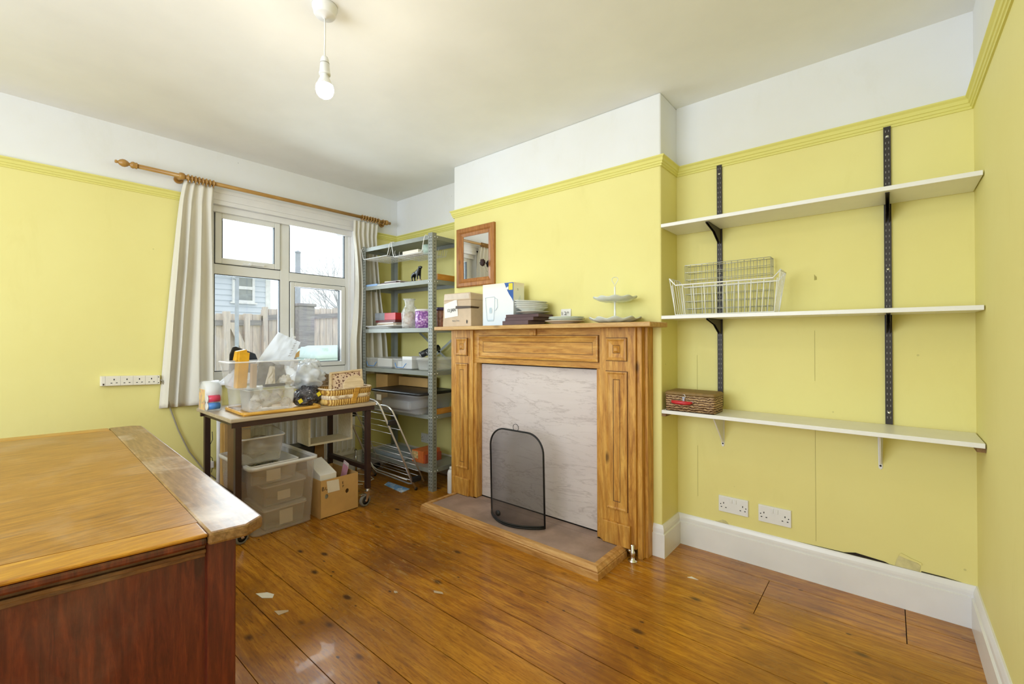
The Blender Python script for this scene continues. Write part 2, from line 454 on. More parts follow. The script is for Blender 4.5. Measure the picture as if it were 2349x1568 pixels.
GLASSM.link(_fr.outputs[0], _mx.inputs[0]); GLASSM.link(_tr.outputs[0], _mx.inputs[1]); GLASSM.link(_g.outputs[0], _mx.inputs[2]); GLASSM.link(_mx.outputs[0], GLASSM.out.inputs[0])
GLASSM = GLASSM.m
MIRR = plain('mirror_silver', (.92, .93, .93), .02, 1.0, 0)
MIRR.node_tree.nodes['Principled BSDF'].inputs['Roughness'].default_value = .01

# ================================================================== THE ROOM
ZSP = ZR - .02
def wallbox(mb, x0, x1, y0, y1, z0, z1):
    if z0 < ZSP: mb.mi = 0; mb.box(x0, x1, y0, y1, z0, min(z1, ZSP))
    if z1 > ZSP: mb.mi = 1; mb.box(x0, x1, y0, y1, max(z0, ZSP), z1)
    mb.mi = 0
# floor: boards with real gaps over a dark underside
rnd = random.Random(4)
fb = MB(); fb.mi = 0
yb = -1.6; edges = [-1.6]
ys = [.93+.1655*k for k in range(-16, 11)]
ys = [y for y in ys if -1.6 < y < YB-.03] + [YB]
ys = [YF] + ys
joints = {len(ys)-2: [.047], len(ys)-3: [-.44, .047], len(ys)-4: [-.44]}
for k in range(len(ys)-1):
    y0, y1 = ys[k], ys[k+1]
    js = [x for x in joints.get(k, [])]
    if not js: js = [-3.2+rnd.random()*.5] if k % 2 else [-.2+rnd.random()*.3 if False else 0.6]
    xs = [XL]+[j for j in js if XL < j < XR]+[XR]
    for a, b in zip(xs[:-1], xs[1:]):
        g = .0026 if k % 3 else .0042
        fb.box(a+(.0015 if a != XL else 0), b-(.0015 if b != XR else 0), y0+g*.5, y1-g*.5, -.018, 0)
fb.mi = 1; fb.box(XL-.3, XR+.2, YF-.2, YB+.3, -.05, -.018)
fo = struct('floor', fb, [FLOOR, DARKGAP])
struct('ceiling', MB().box(XL-.3, XR+.2, YF-.2, YB+.3, H, H+.1), CEIL)
wb = MB()
wallbox(wb, XL-.25, CL, YB, YB+.25, 0, H)
wallbox(wb, CR, XR+.2, YB, YB+.25, 0, H)
struct('wall_back', wb, [YEL, WHT])
cb = MB(); wallbox(cb, CL, CR, YC, YB+.25, 0, H)
struct('wall_chimney', cb, [YEL, WHT], bevel=.008)
wr = MB(); wallbox(wr, XR, XR+.2, YF, YB, 0, H)
struct('wall_right', wr, [YEL, WHT])
# window wall with its opening
WY0, WY1, WZ0, WZ1 = .985, 2.145, .86, 2.185
wl = MB()
wallbox(wl, XL-.25, XL, YF, WY0, 0, H); wallbox(wl, XL-.25, XL, WY1, YB, 0, H)
wallbox(wl, XL-.25, XL, WY0, WY1, 0, WZ0); wallbox(wl, XL-.25, XL, WY0, WY1, WZ1, H)
struct('wall_left', wl, [YEL, WHT])
# wall behind the camera with an opening added for the fill light
wf = MB(); RX0, RX1, RZ0, RZ1 = -2.6, -.4, .72, 2.28
wallbox(wf, XL-.25, RX0, YF-.2, YF, 0, H); wallbox(wf, RX1, XR+.2, YF-.2, YF, 0, H)
wallbox(wf, RX0, RX1, YF-.2, YF, 0, RZ0); wallbox(wf, RX0, RX1, YF-.2, YF, RZ1, H)
struct('wall_front', wf, [YEL, WHT])
w2 = MB()
for x in (RX0, -1.53, RX1-.05): w2.box(x, x+.05, YF-.14, YF-.08, RZ0, RZ1)
for z in (RZ0, RZ1-.05): w2.box(RX0, RX1, YF-.14, YF-.08, z, z+.05)
struct('added_fill_window', w2, UPVC)  # frame of the invented rear opening, unseen, there for the fill light

# picture rail, skirting
rail = [(0, ZR-.052), (.006, ZR-.052), (.007, ZR-.043), (.011, ZR-.041), (.012, ZR-.030), (.016, ZR-.028), (.017, ZR-.014), (.025, ZR-.006), (.025, ZR), (0, ZR)]
m = MB().sweep([(XL, YF), (XL, .90)], rail); struct('trim_1', m, YELR)
m = MB().sweep([(XL, 2.20), (XL, YB), (CL, YB), (CL, YC), (CR, YC), (CR, YB), (XR, YB), (XR, YF)], rail); struct('trim_2', m, YELR)
sk = [(0, 0), (.02, 0), (.02, ZS-.046), (.013, ZS-.043), (.0145, ZS-.03), (.013, ZS-.02), (.008, ZS-.006), (.005, ZS), (0, ZS)]
struct('baseboard_back', MB().sweep([(-1.0, YC), (CR, YC), (CR, YB), (XR, YB), (XR, YF)], sk), GLOSSW)
struct('baseboard_left', MB().sweep([(XL, YF), (XL, YB), (CL, YB), (CL, YC)], sk), GLOSSW)
# painted surround of the window: head board, jambs, sill
sb = MB()
sb.box(XL-.002, XL+.008, WY0-.05, WY1+.02, WZ1-.005, WZ1+.022)
sb.box(XL-.07, XL+.004, WY0-.01, WY1+.01, WZ1-.055, WZ1)
sb.box(XL-.065, XL+.002, WY0-.01, WY1+.01, WZ1-.085, WZ1-.055)
sb.box(XL-.10, XL-.03, WY0-.01, WY1, WZ1-.13, WZ1-.085)
for y0, y1 in ((WY0-.01, WY0+.02), (WY1-.02, WY1+.01)): sb.box(XL-.25, XL+.004, y0, y1, WZ0, WZ1-.03)
sb.box(XL-.07, XL+.004, WY1-.045, WY1-.018, WZ0, WZ1-.06)
sb.box(XL-.10, XL-.05, 2.085, WY1-.04, WZ0, WZ1-.06)
struct('trim_3', sb, GLOSSW, bevel=.002)
struct('trim_4', MB().box(XL-.25, XL+.05, WY0-.03, WY1+.03, WZ0-.03, WZ0+.002), GLOSSW, bevel=.004)

# the window itself (plane x = -3.66)
win = bpy.data.objects.new('window_1', None); COL.objects.link(win); win.location = (-3.66, 1.5, WZ0); win['kind'] = 'structure'
WX = -3.66
f = MB()
def wframe(mb, y0, y1, z0, z1, t, x0, x1):
    mb.box(x0, x1, y0, y0+t, z0, z1); mb.box(x0, x1, y1-t, y1, z0, z1)
    mb.box(x0, x1, y0+t, y1-t, z0, z0+t); mb.box(x0, x1, y0+t, y1-t, z1-t, z1)
f.box(WX-.05, WX, .98, 1.055, WZ0, 2.105); f.box(WX-.05, WX, 2.052, 2.125, WZ0, 2.105)
f.box(WX-.05, WX, 1.055, 2.052, 2.062, 2.105); f.box(WX-.05, WX, 1.055, 2.052, WZ0, WZ0+.06)
f.box(WX-.05, WX, 1.505, 1.575, WZ0+.06, 2.062)
f.box(WX-.05, WX, 1.055, 1.505, 1.618, 1.690); f.box(WX-.05, WX, 1.575, 2.052, 1.612, 1.682)
obj('window_frame', f, UPVC, win, bevel=.003)
g = MB()
for (a, b, c_, d) in ((1.055, 1.505, 1.690, 2.062), (1.575, 2.052, WZ0+.06, 1.612)):   # dark seal round the opening sashes
    wframe(g, a, b, c_, d, .004, WX-.03, WX+.0015)
for (a, b, c_, d) in ((1.055, 1.505, WZ0+.06, 1.618), (1.575, 2.052, 1.682, 2.062)):
    wframe(g, a, b, c_, d, .005, WX-.03, WX-.002)
wframe(g, 1.101, 1.459, 1.727, 2.022, .004, WX-.02, WX+.010); wframe(g, 1.612, 2.0, WZ0+.10, 1.571, .004, WX-.02, WX+.010)
obj('seal', g, GASKET, win)
s1 = MB(); wframe(s1, 1.059, 1.501, 1.694, 2.058, .041, WX-.045, WX+.012); obj('sash', s1, UPVC, win, bevel=.004)
s2 = MB(); wframe(s2, 1.579, 2.048, WZ0+.064, 1.608, .034, WX-.045, WX+.012); obj('sash', s2, UPVC, win, bevel=.004)
h = MB(); h.box(WX+.012, WX+.022, 1.24, 1.32, 1.700, 1.714); h.box(WX+.02, WX+.036, 1.275, 1.375, 1.702, 1.712); h.cyl((WX+.02, 1.28, 1.707), (WX+.038, 1.28, 1.707), .009, 12)
obj('handle', h, WPL, win, bevel=.002)
h = MB(); h.box(WX+.012, WX+.022, 1.588, 1.606, 1.14, 1.24); h.box(WX+.022, WX+.04, 1.588, 1.604, 1.08, 1.17); h.cyl((WX+.02, 1.597, 1.165), (WX+.05, 1.597, 1.165), .010, 12)
obj('handle', h, WPL, win, bevel=.002)
for (a, b, c_, d) in ((1.10, 1.46, 1.73, 2.02), (1.58, 2.05, 1.684, 2.06), (1.058, 1.503, WZ0+.06, 1.616), (1.613, 2.0, WZ0+.1, 1.571)):
    obj('pane', MB().box(WX-.026, WX-.022, a, b, c_, d), GLASSM, win)

# ================================================================== OUTSIDE
GRASS = plain('pale_paving', (.55, .56, .52), .9, 0, .2, 2)
struct('ground', MB().box(-30, XL-.26, -12, 24, -.35, -.3), GRASS)
FEN = wood('weathered_fence', (.80, .70, .62), (.72, .63, .57), (.50, .46, .45), 'z', .9, .9, .3)
FEND = wood('fence_rail_grey', (.42, .40, .40), (.36, .34, .35), (.24, .23, .25), 'y', .9, .9, .0)
SIDE = plain('pale_blue_siding', (.68, .74, .82), .7, 0, .05, 2)
EXTW = plain('outside_white', (.85, .86, .86), .5)
POLEM = plain('grey_pole', (.42, .46, .52), .6)
BINM = plain('pale_green_bin', (.64, .78, .80), .6, 0, .1)
DARKW = plain('dim_glass', (.34, .37, .37), .15)
TWIG = plain('bare_twigs', (.62, .62, .64), .9)
def fence(name, label, x, y0, y1, z0, z1a, z1b, posts, braces=()):
    t = thing(name, label, 'fence', (x, y0, z0))
    rr = random.Random(int(abs(x*31+y0*7)))
    b = MB(); y = y0
    while y < y1:
        wd = .085+rr.random()*.03; k = (y-y0)/(y1-y0); zt = z1a+(z1b-z1a)*k-rr.random()*.015
        b.box(x-.012-rr.random()*.006, x+.006, y, min(y+wd-.008, y1), z0, zt); y += wd
    obj('boards', b, FEN, t)
    for zz in (.95, .35):
        pass
    rl = MB()
    rl.hexa([(x+.006, y0, z1a-.16), (x+.04, y0, z1a-.16), (x+.04, y1, z1b-.16), (x+.006, y1, z1b-.16)], [(x+.006, y0, z1a-.09), (x+.04, y0, z1a-.09), (x+.04, y1, z1b-.09), (x+.006, y1, z1b-.09)])
    obj('rail', rl, FEND, t)
    for (yy, wd, zt) in posts: obj('post', MB().box(x+.006, x+.09, yy, yy+wd, z0, zt), FEN, t, bevel=.004)
    for (ya, za, yb_, zb) in braces:
        obj('brace', MB().hexa([(x+.042, ya, za), (x+.075, ya, za), (x+.075, yb_, zb), (x+.042, yb_, zb)], [(x+.042, ya+.08, za), (x+.075, ya+.08, za), (x+.075, yb_+.08, zb), (x+.042, yb_+.08, zb)]), FEN, t)
    return t
fence('wooden_fence', 'weathered board fence outside the left window pane with a slanting brace', -6.5, 1.2, 2.42, -.3, 1.46, 1.49, [(1.96, .07, 1.50), (2.20, .06, 1.48)], [(2.0, 1.36, 2.28, .75)])
fence('wooden_fence', 'taller weathered board fence seen behind the middle of the window', -6.5, 2.43, 3.12, -.3, 1.55, 1.64, [(2.43, .05, 1.58), (2.87, .06, 1.62)])
fence('wooden_fence', 'light board fence with a dark top rail behind the right window pane', -6.7, 3.14, 4.6, -.3, 1.60, 1.72, [(3.16, .04, 1.6)])
b = MB(); b.box(-6.38, -6.2, 2.80, 3.02, -.3, 1.60); b.box(-6.40, -6.18, 2.78, 3.04, 1.60, 1.64)
solo('gate_post', 'wide grey weathered gate post outside the opening window pane', 'post', b, FEND, bevel=.01)
b = MB(); b.cyl((-6.1, 2.0, -.3), (-6.1, 2.0, 1.90), .022, 12); b.cyl((-6.1, 1.955, 1.885), (-6.1, 2.02, 1.885), .014, 8)
solo('metal_pole', 'thin grey metal pole in front of the blue house outside', 'pole', b, POLEM)
b = MB(); b.cyl((-8.6, 3.86, -.3), (-8.6, 3.86, 2.78), .045, 12); b.lathe([(.05, 2.78), (.055, 2.80), (.0, 2.83)], (-8.6, 3.86, 0), 12)
solo('metal_pole', 'tall grey pole outside, seen through both right window panes', 'pole', b, POLEM)
# neighbour's house with lap siding
hs = thing('neighbour_house', 'pale blue clapboard house behind the fence outside the window', 'house', (-11, 2, -.3))
b = MB(); z = -.3
while z < 2.62:
    b.hexa([(-11.3, -3, z), (-10.975, -3, z), (-10.975, 4.25, z), (-11.3, 4.25, z)], [(-11.3, -3, z+.12), (-11.0, -3, z+.12), (-11.0, 4.25, z+.12), (-11.3, 4.25, z+.12)]); z += .12
obj('siding', b, SIDE, hs)
obj('corner_board', MB().box(-11.05, -10.96, 4.19, 4.29, -.3, 2.64), EXTW, hs)
obj('roof', MB().hexa([(-13, -3.2, 2.6), (-10.7, -3.2, 2.6), (-10.7, 4.5, 2.6), (-13, 4.5, 2.6)], [(-13, -3.2, 3.2), (-11.6, -3.2, 3.2), (-11.6, 4.5, 3.2), (-13, 4.5, 3.2)]), EXTW, hs)
wfm = MB(); wframe(wfm, 3.50, 3.95, 1.95, 2.60, .05, -10.99, -10.93); wfm.box(-10.985, -10.935, 3.55, 3.90, 2.24, 2.31); wfm.box(-10.98, -10.9, 3.46, 3.99, 1.92, 1.955)
wo = obj('window', wfm, EXTW, hs); obj('pane', MB().box(-10.985, -10.96, 3.551, 3.899, 2.001, 2.239).box(-10.985, -10.96, 3.551, 3.899, 2.311, 2.549), DARKW, wo)
# compost bin
t = thing('compost_bin', 'pale green plastic bin with a ribbed lid standing outside the window', 'bin', (-5.0, 2.62, -.3))
obj('body', MB().tub(-5.05, 2.64, -.3, .93, .30, .32, .27, .28, .01, .008, .03, .08), BINM, t)
b = MB(); q = b.rrect
b.rings([q(-5.05, 2.64, .30, .31, .08, .93), q(-5.05, 2.64, .30, .31, .08, .97), q(-5.05, 2.64, .27, .28, .08, 1.03), q(-5.05, 2.64, .18, .2, .06, 1.07)])
for k in range(3): b.box(-5.33, -4.77, 2.42+k*.18, 2.48+k*.18, .95, 1.055)
obj('lid', b, BINM, t, bevel=.01)
# bare tree beyond the fence
tr = MB(); rt = random.Random(9)
def branch(p, d, l, r, n):
    q = p+d*l; tr.tube([p, p+d*l*.5+V((rt.uniform(-.03, .03),)*3)*l, q], [r, r*.85, r*.7], 5)
    if n:
        for _ in range(3 if n > 2 else 2):
            dd = (d+V((rt.uniform(-.5, .5), rt.uniform(-.75, .75), rt.uniform(-.25, .5)))).normalized()
            branch(q, dd, l*rt.uniform(.6, .85), r*.6, n-1)
branch(V((-11.2, 6.9, -.3)), V((0, -.05, 1)), 1.5, .07, 0)
for k in range(5): branch(V((-11.2, 6.83, 1.1)), V((rt.uniform(-.3, .3), -.35-.2*k, 1-.15*k)).normalized(), .85, .022, 4)
tag(obj('bare_tree', tr, TWIG, origin=(-11.2, 6.9, -.3)), 'leafless tree with thin branches beyond the fence outside', 'tree')
b = MB(); b.box(-14.5, -12.9, 4.6, 9, -.3, 1.9)
b.hexa([(-14.6, 4.5, 1.9), (-12.8, 4.5, 1.9), (-12.8, 9, 1.9), (-14.6, 9, 1.9)], [(-14.6, 5.6, 2.6), (-14.0, 5.6, 2.6), (-14.0, 8.5, 2.6), (-14.6, 8.5, 2.6)])
solo('garden_building', 'white low building with a sloping roof in the far distance outside', 'building', b, EXTW)

# ================================================================== DESK
ex = V((-.9992, .040, 0)); ey = V((-.173, -.985, 0)); DC = V((-1.052, .372, 0)); DZ = .76
def dp(s_, t_, z_): return DC+ex*s_+ey*t_+V((0, 0, z_))
def dbox(mb, s0, s1, t0, t1, z0, z1):
    return mb.hexa([dp(s0, t0, z0), dp(s1, t0, z0), dp(s1, t1, z0), dp(s0, t1, z0)], [dp(s0, t0, z1), dp(s1, t0, z1), dp(s1, t1, z1), dp(s0, t1, z1)])
desk = thing('desk', 'big old wooden desk with a scuffed top and dark red panelled end', 'desk', (-1.9, 0, 0))
DL, DW = 1.60, .86
obj('desktop_panel', dbox(MB(), .085, DL-.085, .075, DW-.075, DZ-.022, DZ), DTOP, desk)
def dpoly(pts, z0, z1):
    mb = MB(); n = len(pts)
    mb.add([dp(a, b_, z0) for a, b_ in pts]+[dp(a, b_, z1) for a, b_ in pts], [tuple(range(n))[::-1], tuple(range(n, 2*n))]+[(i, (i+1) % n, n+(i+1) % n, n+i) for i in range(n)], False); return mb
obj('side_rail', dpoly([(.035, -.035), (DL-.03, -.035), (DL, -.005), (DL, .075), (0, .075), (0, .005)], DZ-.026, DZ+.0006), DFRX, desk, bevel=.006)
obj('side_rail', dbox(MB(), 0, DL, DW-.075, DW, DZ-.026, DZ+.0006), DFRX, desk, bevel=.006)
obj('end_rail', dbox(MB(), 0, .085, .0755, DW-.0755, DZ-.008, DZ+.0004), DFRM, desk, bevel=.004)
obj('shaded_edge_moulding', dbox(MB(), .003, .085, .0755, DW-.0755, DZ-.026, DZ-.0082), DPAN, desk, bevel=.006)  # lower edge of the top, coloured dark to paint in its shade
obj('end_rail', dbox(MB(), DL-.085, DL, .0755, DW-.0755, DZ-.026, DZ+.0004), DFRM, desk, bevel=.006)
dx = .030
obj('corner_post', dbox(MB(), dx, dx+.055, .018, .070, 0, DZ-.026), DPAN, desk, bevel=.003)
obj('corner_post', dbox(MB(), dx, dx+.055, DW-.07, DW-.018, 0, DZ-.026), DPAN, desk, bevel=.003)
for a in (.018, DW-.07): obj('corner_post', dbox(MB(), DL-.095, DL-.04, a, a+.052, 0, DZ-.026), DPAN, desk, bevel=.003)
mm = MB()
for k, (z0, z1, d) in enumerate(((DZ-.062, DZ-.052, .012), (DZ-.052, DZ-.044, .006), (DZ-.044, DZ-.036, .012), (DZ-.036, DZ-.026, .005))):
    dbox(mm, dx+d, dx+.04, .07, DW-.07, z0, z1)
obj('moulding', mm, DMLD, desk, bevel=.0015)
obj('end_panel', dbox(MB(), dx+.018, dx+.034, .07, DW-.07, .06, DZ-.060), DPAN, desk)
obj('back_panel', dbox(MB(), dx+.05, DL-.09, .035, .05, .06, DZ-.026), DPAN, desk)
obj('end_panel', dbox(MB(), DL-.07, DL-.055, .07, DW-.07, .06, DZ-.026), DPAN, desk)
obj('plinth', dbox(MB(), dx+.010, dx+.03, .07, DW-.07, 0, .08), DMLD, desk)

# ================================================================== FIREPLACE
GROOVE_SHADE = plain('painted_groove_shade', (.10, .04, .008), .6)  # dark outline painted round the carving to deepen the shade in its grooves
FY = 2.20                                   # front of the pilasters
fs = thing('fireplace_surround', 'waxed pine fireplace surround with carved square blocks and mantel', 'fireplace', (-1.72, 2.26, 0))
def frustum(mb, x0, x1, z0, z1, y, d, ins):
    """raised or sunk picture-frame step on a face looking to -y"""
    o = [(x0, z0), (x1, z0), (x1, z1), (x0, z1)]; i_ = [(x0+ins, z0+ins), (x1-ins, z0+ins), (x1-ins, z1-ins), (x0+ins, z1-ins)]
    vs = [(a, y, b_) for a, b_ in o]+[(a, y-d, b_) for a, b_ in i_]
    mb.add(vs, [(0, 1, 5, 4), (1, 2, 6, 5), (2, 3, 7, 6), (3, 0, 4, 7), (4, 5, 6, 7)], False)
def framed(mb, x0, x1, z0, z1, y, d, w1, w2):
    """moulded frame: rises by d over w1, then sinks over w2, leaving a flat field"""
    def ring(i, yy): return [(x0+i, yy, z0+i), (x1-i, yy, z0+i), (x1-i, yy, z1-i), (x0+i, yy, z1-i)]
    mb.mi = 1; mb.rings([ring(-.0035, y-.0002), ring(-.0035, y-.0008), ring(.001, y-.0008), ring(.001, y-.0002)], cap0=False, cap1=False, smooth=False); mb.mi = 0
    mb.rings([ring(0, y), ring(0, y-d), ring(w1*.5, y-d*1.1), ring(w1, y-d*.8), ring(w1+.0015, y-d*.55), ring(w1+w2, y-.002)], cap0=False, cap1=False, smooth=False)
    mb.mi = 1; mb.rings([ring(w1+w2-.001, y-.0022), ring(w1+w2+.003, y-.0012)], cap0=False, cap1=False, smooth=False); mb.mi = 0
    mb.rings([ring(w1+w2+.0025, y-.0014), ring(w1+w2+.0028, y-.0012)], cap0=False, cap1=True, smooth=False)
for (x0, x1, side) in ((-2.435, -2.215, -1), (-1.222, -1.012, 1)):
    p = MB(); p.box(x0, x1, FY, FY+.03, .05 if True else 0, 1.212)
    pil = obj('pilaster', p, PINE, fs, bevel=.002)
    xc = (x0+x1)/2 - (.004 if side > 0 else -.0)
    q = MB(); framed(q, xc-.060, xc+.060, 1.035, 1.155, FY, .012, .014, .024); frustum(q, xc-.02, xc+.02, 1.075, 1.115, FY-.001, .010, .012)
    obj('carved_block', q, [PINE, GROOVE_SHADE], pil)
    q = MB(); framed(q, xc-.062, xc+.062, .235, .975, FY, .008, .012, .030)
    obj('carved_panel', q, [PINE, GROOVE_SHADE], pil)
    q = MB(); q.box(xc-.078, xc+.082, FY-.022, FY, .052, .170); obj('plinth_block', q, PINE, pil, bevel=.004)
# stepped outer returns down to the floor
for q in ((-1.012, -.985, 2.215), (-.985, -.968, 2.25), (-2.46, -2.435, 2.22)):
    obj('side_return', MB().box(q[0], q[1], q[2], YC-.001, .0, 1.212), PINE, fs, bevel=.002)
for q in ((-2.215, -2.186), (-1.246, -1.222)):
    obj('inner_slip', MB().box(q[0], q[1], FY+.006, 2.261, .052, .985), PINE, fs, bevel=.003)
q = MB(); q.box(-2.215, -1.222, FY+.012, FY+.035, .985, 1.212)
fz = obj('frieze', q, PINEX, fs, bevel=.002)
q = MB(); framed(q, -2.165, -1.235, 1.022, 1.170, FY+.012, .014, .012, .026); obj('carved_panel', q, [PINEX, GROOVE_SHADE], fz)
q = MB(); q.box(-1.715, -1.665, FY-.004, FY+.012, 1.172, 1.212); q.box(-1.70, -1.68, FY-.008, FY, 1.172, 1.20); obj('centre_block', q, PINEX, fz, bevel=.003)
obj('mantel_shelf', MB().box(-2.505, -.888, 2.095, YC-.001, 1.212, 1.237), PINEP, fs, bevel=.004)
obj('fire_panel', MB().box(-2.19, -1.243, 2.262, 2.275, .058, .975), MARB, fs)
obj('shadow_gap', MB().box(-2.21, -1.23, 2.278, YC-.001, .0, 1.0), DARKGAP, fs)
# hearth
ht = thing('hearth', 'low dusty hearth slab framed with pine trim', 'hearth', (-1.73, 2.05, 0))
obj('slab', MB().slab([(-2.35, 1.93), (-1.11, 1.93), (-1.11, 2.198), (-2.35, 2.198)], 0, .050), HEARTH, ht)
obj('slab', MB().box(-2.19, -1.243, 2.2005, 2.262, 0, .050), HEARTH, ht)
tr_ = MB()
tp = [(0, 0), (.045, 0), (.045, .030), (.040, .034), (.043, .040), (.036, .048), (.030, .050), (.024, .056), (0, .057)]
tr_.sweep([(-1.107, 2.196), (-1.107, 1.933), (-2.353, 1.933), (-2.353, 2.196)][::-1], [(d, z) for d, z in tp])
obj('trim', tr_, HTRIM, ht)

# fireguard
fg = thing('fire_guard', 'black bowed mesh fire guard standing on the hearth', 'fire guard', (-1.70, 2.0, .057))
GX0, GX1, GY = -1.935, -1.520, 2.09
GZ0, GZ1 = .058, .596
def gy(x):
    k = (x-GX0)/(GX1-GX0); return GY-.105*math.sin(PI*k)**.8 if 0 < k < 1 else GY
out = []; NR = 10; rr = .115
for k in range(NR+1):
    a = PI-PI/2*k/NR; out.append((GX0+rr+rr*math.cos(a), GZ1-rr+rr*math.sin(a)))
for k in range(NR+1):
    a = PI/2-PI/2*k/NR; out.append((GX1-rr+rr*math.cos(a), GZ1-rr+rr*math.sin(a)))
def arch_y(x): return GY-.012
pts = [V((GX0, GY, GZ0))]+[V((x, arch_y(x), z)) for x, z in out]+[V((GX1, GY, GZ0))]
FGM = plain('black_iron', (.012, .012, .012), .5, .3)
f_ = MB(); f_.tube(pts, .0055, 6)
bot = [V((GX0+(GX1-GX0)*k/24, gy(GX0+(GX1-GX0)*k/24), GZ0+.002)) for k in range(25)]
f_.tube(bot, .006, 6); f_.tube([p+V((0, 0, .010)) for p in bot], .005, 6)
obj('frame', f_, FGM, fg)
mt = NT('fine_black_mesh'); mt.col((.05, .045, .045)); mt.set(rough=.8, spec=.1)
_t2 = mt.node('ShaderNodeBsdfTransparent'); _lw = mt.node('ShaderNodeLayerWeight', inp={'Blend': .5}); _m2 = mt.node('ShaderNodeMixShader')
mt.link(mt.math('ADD', mt.math('MULTIPLY', _lw.outputs['Facing'], .35), .46), _m2.inputs[0]); mt.link(_t2.outputs[0], _m2.inputs[1]); mt.link(mt.b.outputs[0], _m2.inputs[2]); mt.link(_m2.outputs[0], mt.out.inputs[0])
def ztop(x):
    if x < GX0+rr: return GZ1-rr+math.sqrt(max(0, rr*rr-(GX0+rr-x)**2))
    if x > GX1-rr: return GZ1-rr+math.sqrt(max(0, rr*rr-(x-GX1+rr)**2))
    return GZ1
def gm(a, b_):
    x = GX0+(GX1-GX0)*(.5-.5*math.cos(PI*a)); zt = ztop(x); z = GZ0+(zt-GZ0)*b_
    k = 1-b_**5
    return V((x, gy(x)*k+(GY-.012)*(1-k), z))
obj('mesh_screen', MB().grid(gm, 28, 18), mt.m, fg)
f_ = MB(); f_.tube([V((-1.725+.021*math.cos(a), GY-.014, GZ1+.020+.021*math.sin(a))) for a in [2*PI*k/20 for k in range(20)]], .0016, 6, True)
obj('ring_handle', f_, FGM, fg)
b = MB(); b.lathe([(.0, 0), (.017, 0), (.017, .006), (0, .006)], (-1.79, gy(-1.79)-.011, .112), 20, axis='y'); b.v = [V((p.x, 2*(gy(-1.79)-.008)-p.y, p.z)) for p in b.v]
obj('badge', b, FGM, fg)
# gas valve by the surround
g_ = thing('gas_tap', 'small metal gas tap in the floor beside the hearth corner', 'gas tap', (-1.02, 2.172, 0))
obj('body', MB().lathe([(.0, 0), (.024, 0), (.024, .006), (.012, .010), (.010, .03), (.013, .034), (.013, .05), (.008, .056), (.008, .085), (0, .087)], (-1.02, 2.172, 0), 16), CHROME, g_)
obj('side_pipe', MB().cyl((-1.02, 2.172, .045), (-1.055, 2.192, .045), .009, 10), CHROME, g_)

# ================================================================== RECESS SHELVES
for (z, lb) in ((1.756, 'white melamine wall shelf, topmost of the three in the recess'), (1.273, 'white melamine wall shelf in the middle of the recess carrying wire baskets'), (.778, 'white melamine wall shelf, lowest of three, carrying the wicker case')):
    b = MB().box(-.915 if z > 1 else -.915, XR-.004, 2.302, YB-.013, z-.018, z)
    # notch where the track passes is left open at the back
    solo('wall_shelf', lb, 'shelf', b, MELA, 'shelves in the recess', bevel=.0015)
def track(name, label, x, z0, z1, screws, brs):
    t = thing(name, label, 'shelf track', (x, YB, z0))
    b = MB(); b.box(x-.0125, x-.0095, YB-.012, YB-.0005, z0, z1); b.box(x+.0095, x+.0125, YB-.012, YB-.0005, z0, z1); b.box(x-.0095, x+.0095, YB-.011, YB-.008, z0, z1)
    obj('channel', b, TRACK, t)
    sl = MB(); z = z1-.02
    while z > z0+.01:
        for dx_ in (-.0055, .0055): sl.box(x+dx_-.0009, x+dx_+.0009, YB-.0113, YB-.0108, z-.0045, z+.0045)
        z -= .0255
    obj('slots', sl, GREYINK, t)
    for zz in screws:
        obj('screw', MB().lathe([(0, 0), (.006, .0), (.0045, .003), (0, .0035)], (x, YB-.0112, zz), 12, axis='y').xf(Matrix.Translation((0, 2*(YB-.0112), 0)) @ Matrix.Scale(-1, 4, (0, 1, 0)) if True else Matrix()), BOLT, t)
    for z in brs:
        bb = MB()
        for dx_ in (-.007, .005):
            bb.plate((x+dx_, YB-.012, z-.019), (0, -1, 0), (0, 0, 1), [(0, 0), (.215, 0), (.215, -.006), (.19, -.012), (.10, -.030), (.018, -.072), (.0, -.078)], -.002)
        bb.box(x-.007, x+.007, YB-.225, YB-.012, z-.0205, z-.0185)
        obj('bracket', bb, TRACK, t)
    return t
track('shelf_track', 'dark slotted shelf track on the recess wall nearer the chimney breast', -.690, .79, 2.083, [2.035, 1.50], [1.756, 1.273])
track('shelf_track', 'dark slotted shelf track on the recess wall nearer the room corner', .0, .779, 2.078, [2.035, 1.455, .83], [1.756, 1.273])
for x, lb in ((-.680, 'white metal bracket under the lowest shelf, nearer the chimney breast'), (-.030, 'white metal bracket under the lowest shelf, nearer the room corner')):
    t = thing('shelf_bracket', lb, 'bracket', (x, YB, .57), 'white brackets under the lowest shelf')
    obj('wall_arm', MB().add([V((x+a, y, z)) for y in (YB-.004, YB-.0005) for a, z in ((-.010, .758), (.010, .758), (.007, .582), (.0, .574), (-.007, .582))], [(4, 3, 2, 1, 0), (5, 6, 7, 8, 9)]+[(i, (i+1) % 5, 5+(i+1) % 5, 5+i) for i in range(5)]), WPL, t, bevel=.001)
    obj('shelf_arm', MB().box(x-.010, x+.010, YB-.19, YB-.004, .755, .7595), WPL, t, bevel=.001)
    obj('rib', MB().add([V((x+a, y, z)) for a in (-.003, .003) for y, z in ((YB-.004, .755), (YB-.18, .755), (YB-.012, .60), (YB-.004, .60))], [(0, 1, 2, 3), (7, 6, 5, 4), (0, 1, 5, 4), (1, 2, 6, 5), (2, 3, 7, 6), (3, 0, 4, 7)]), WPL, t)
    obj('screw', MB().sphere((x, YB-.005, .592), .004, 8, 6), HOLE, t)
BATT = wood('batten_wood', (.30, .18, .06), (.24, .13, .04), (.15, .07, .02), 'y', 2, .6, 0)
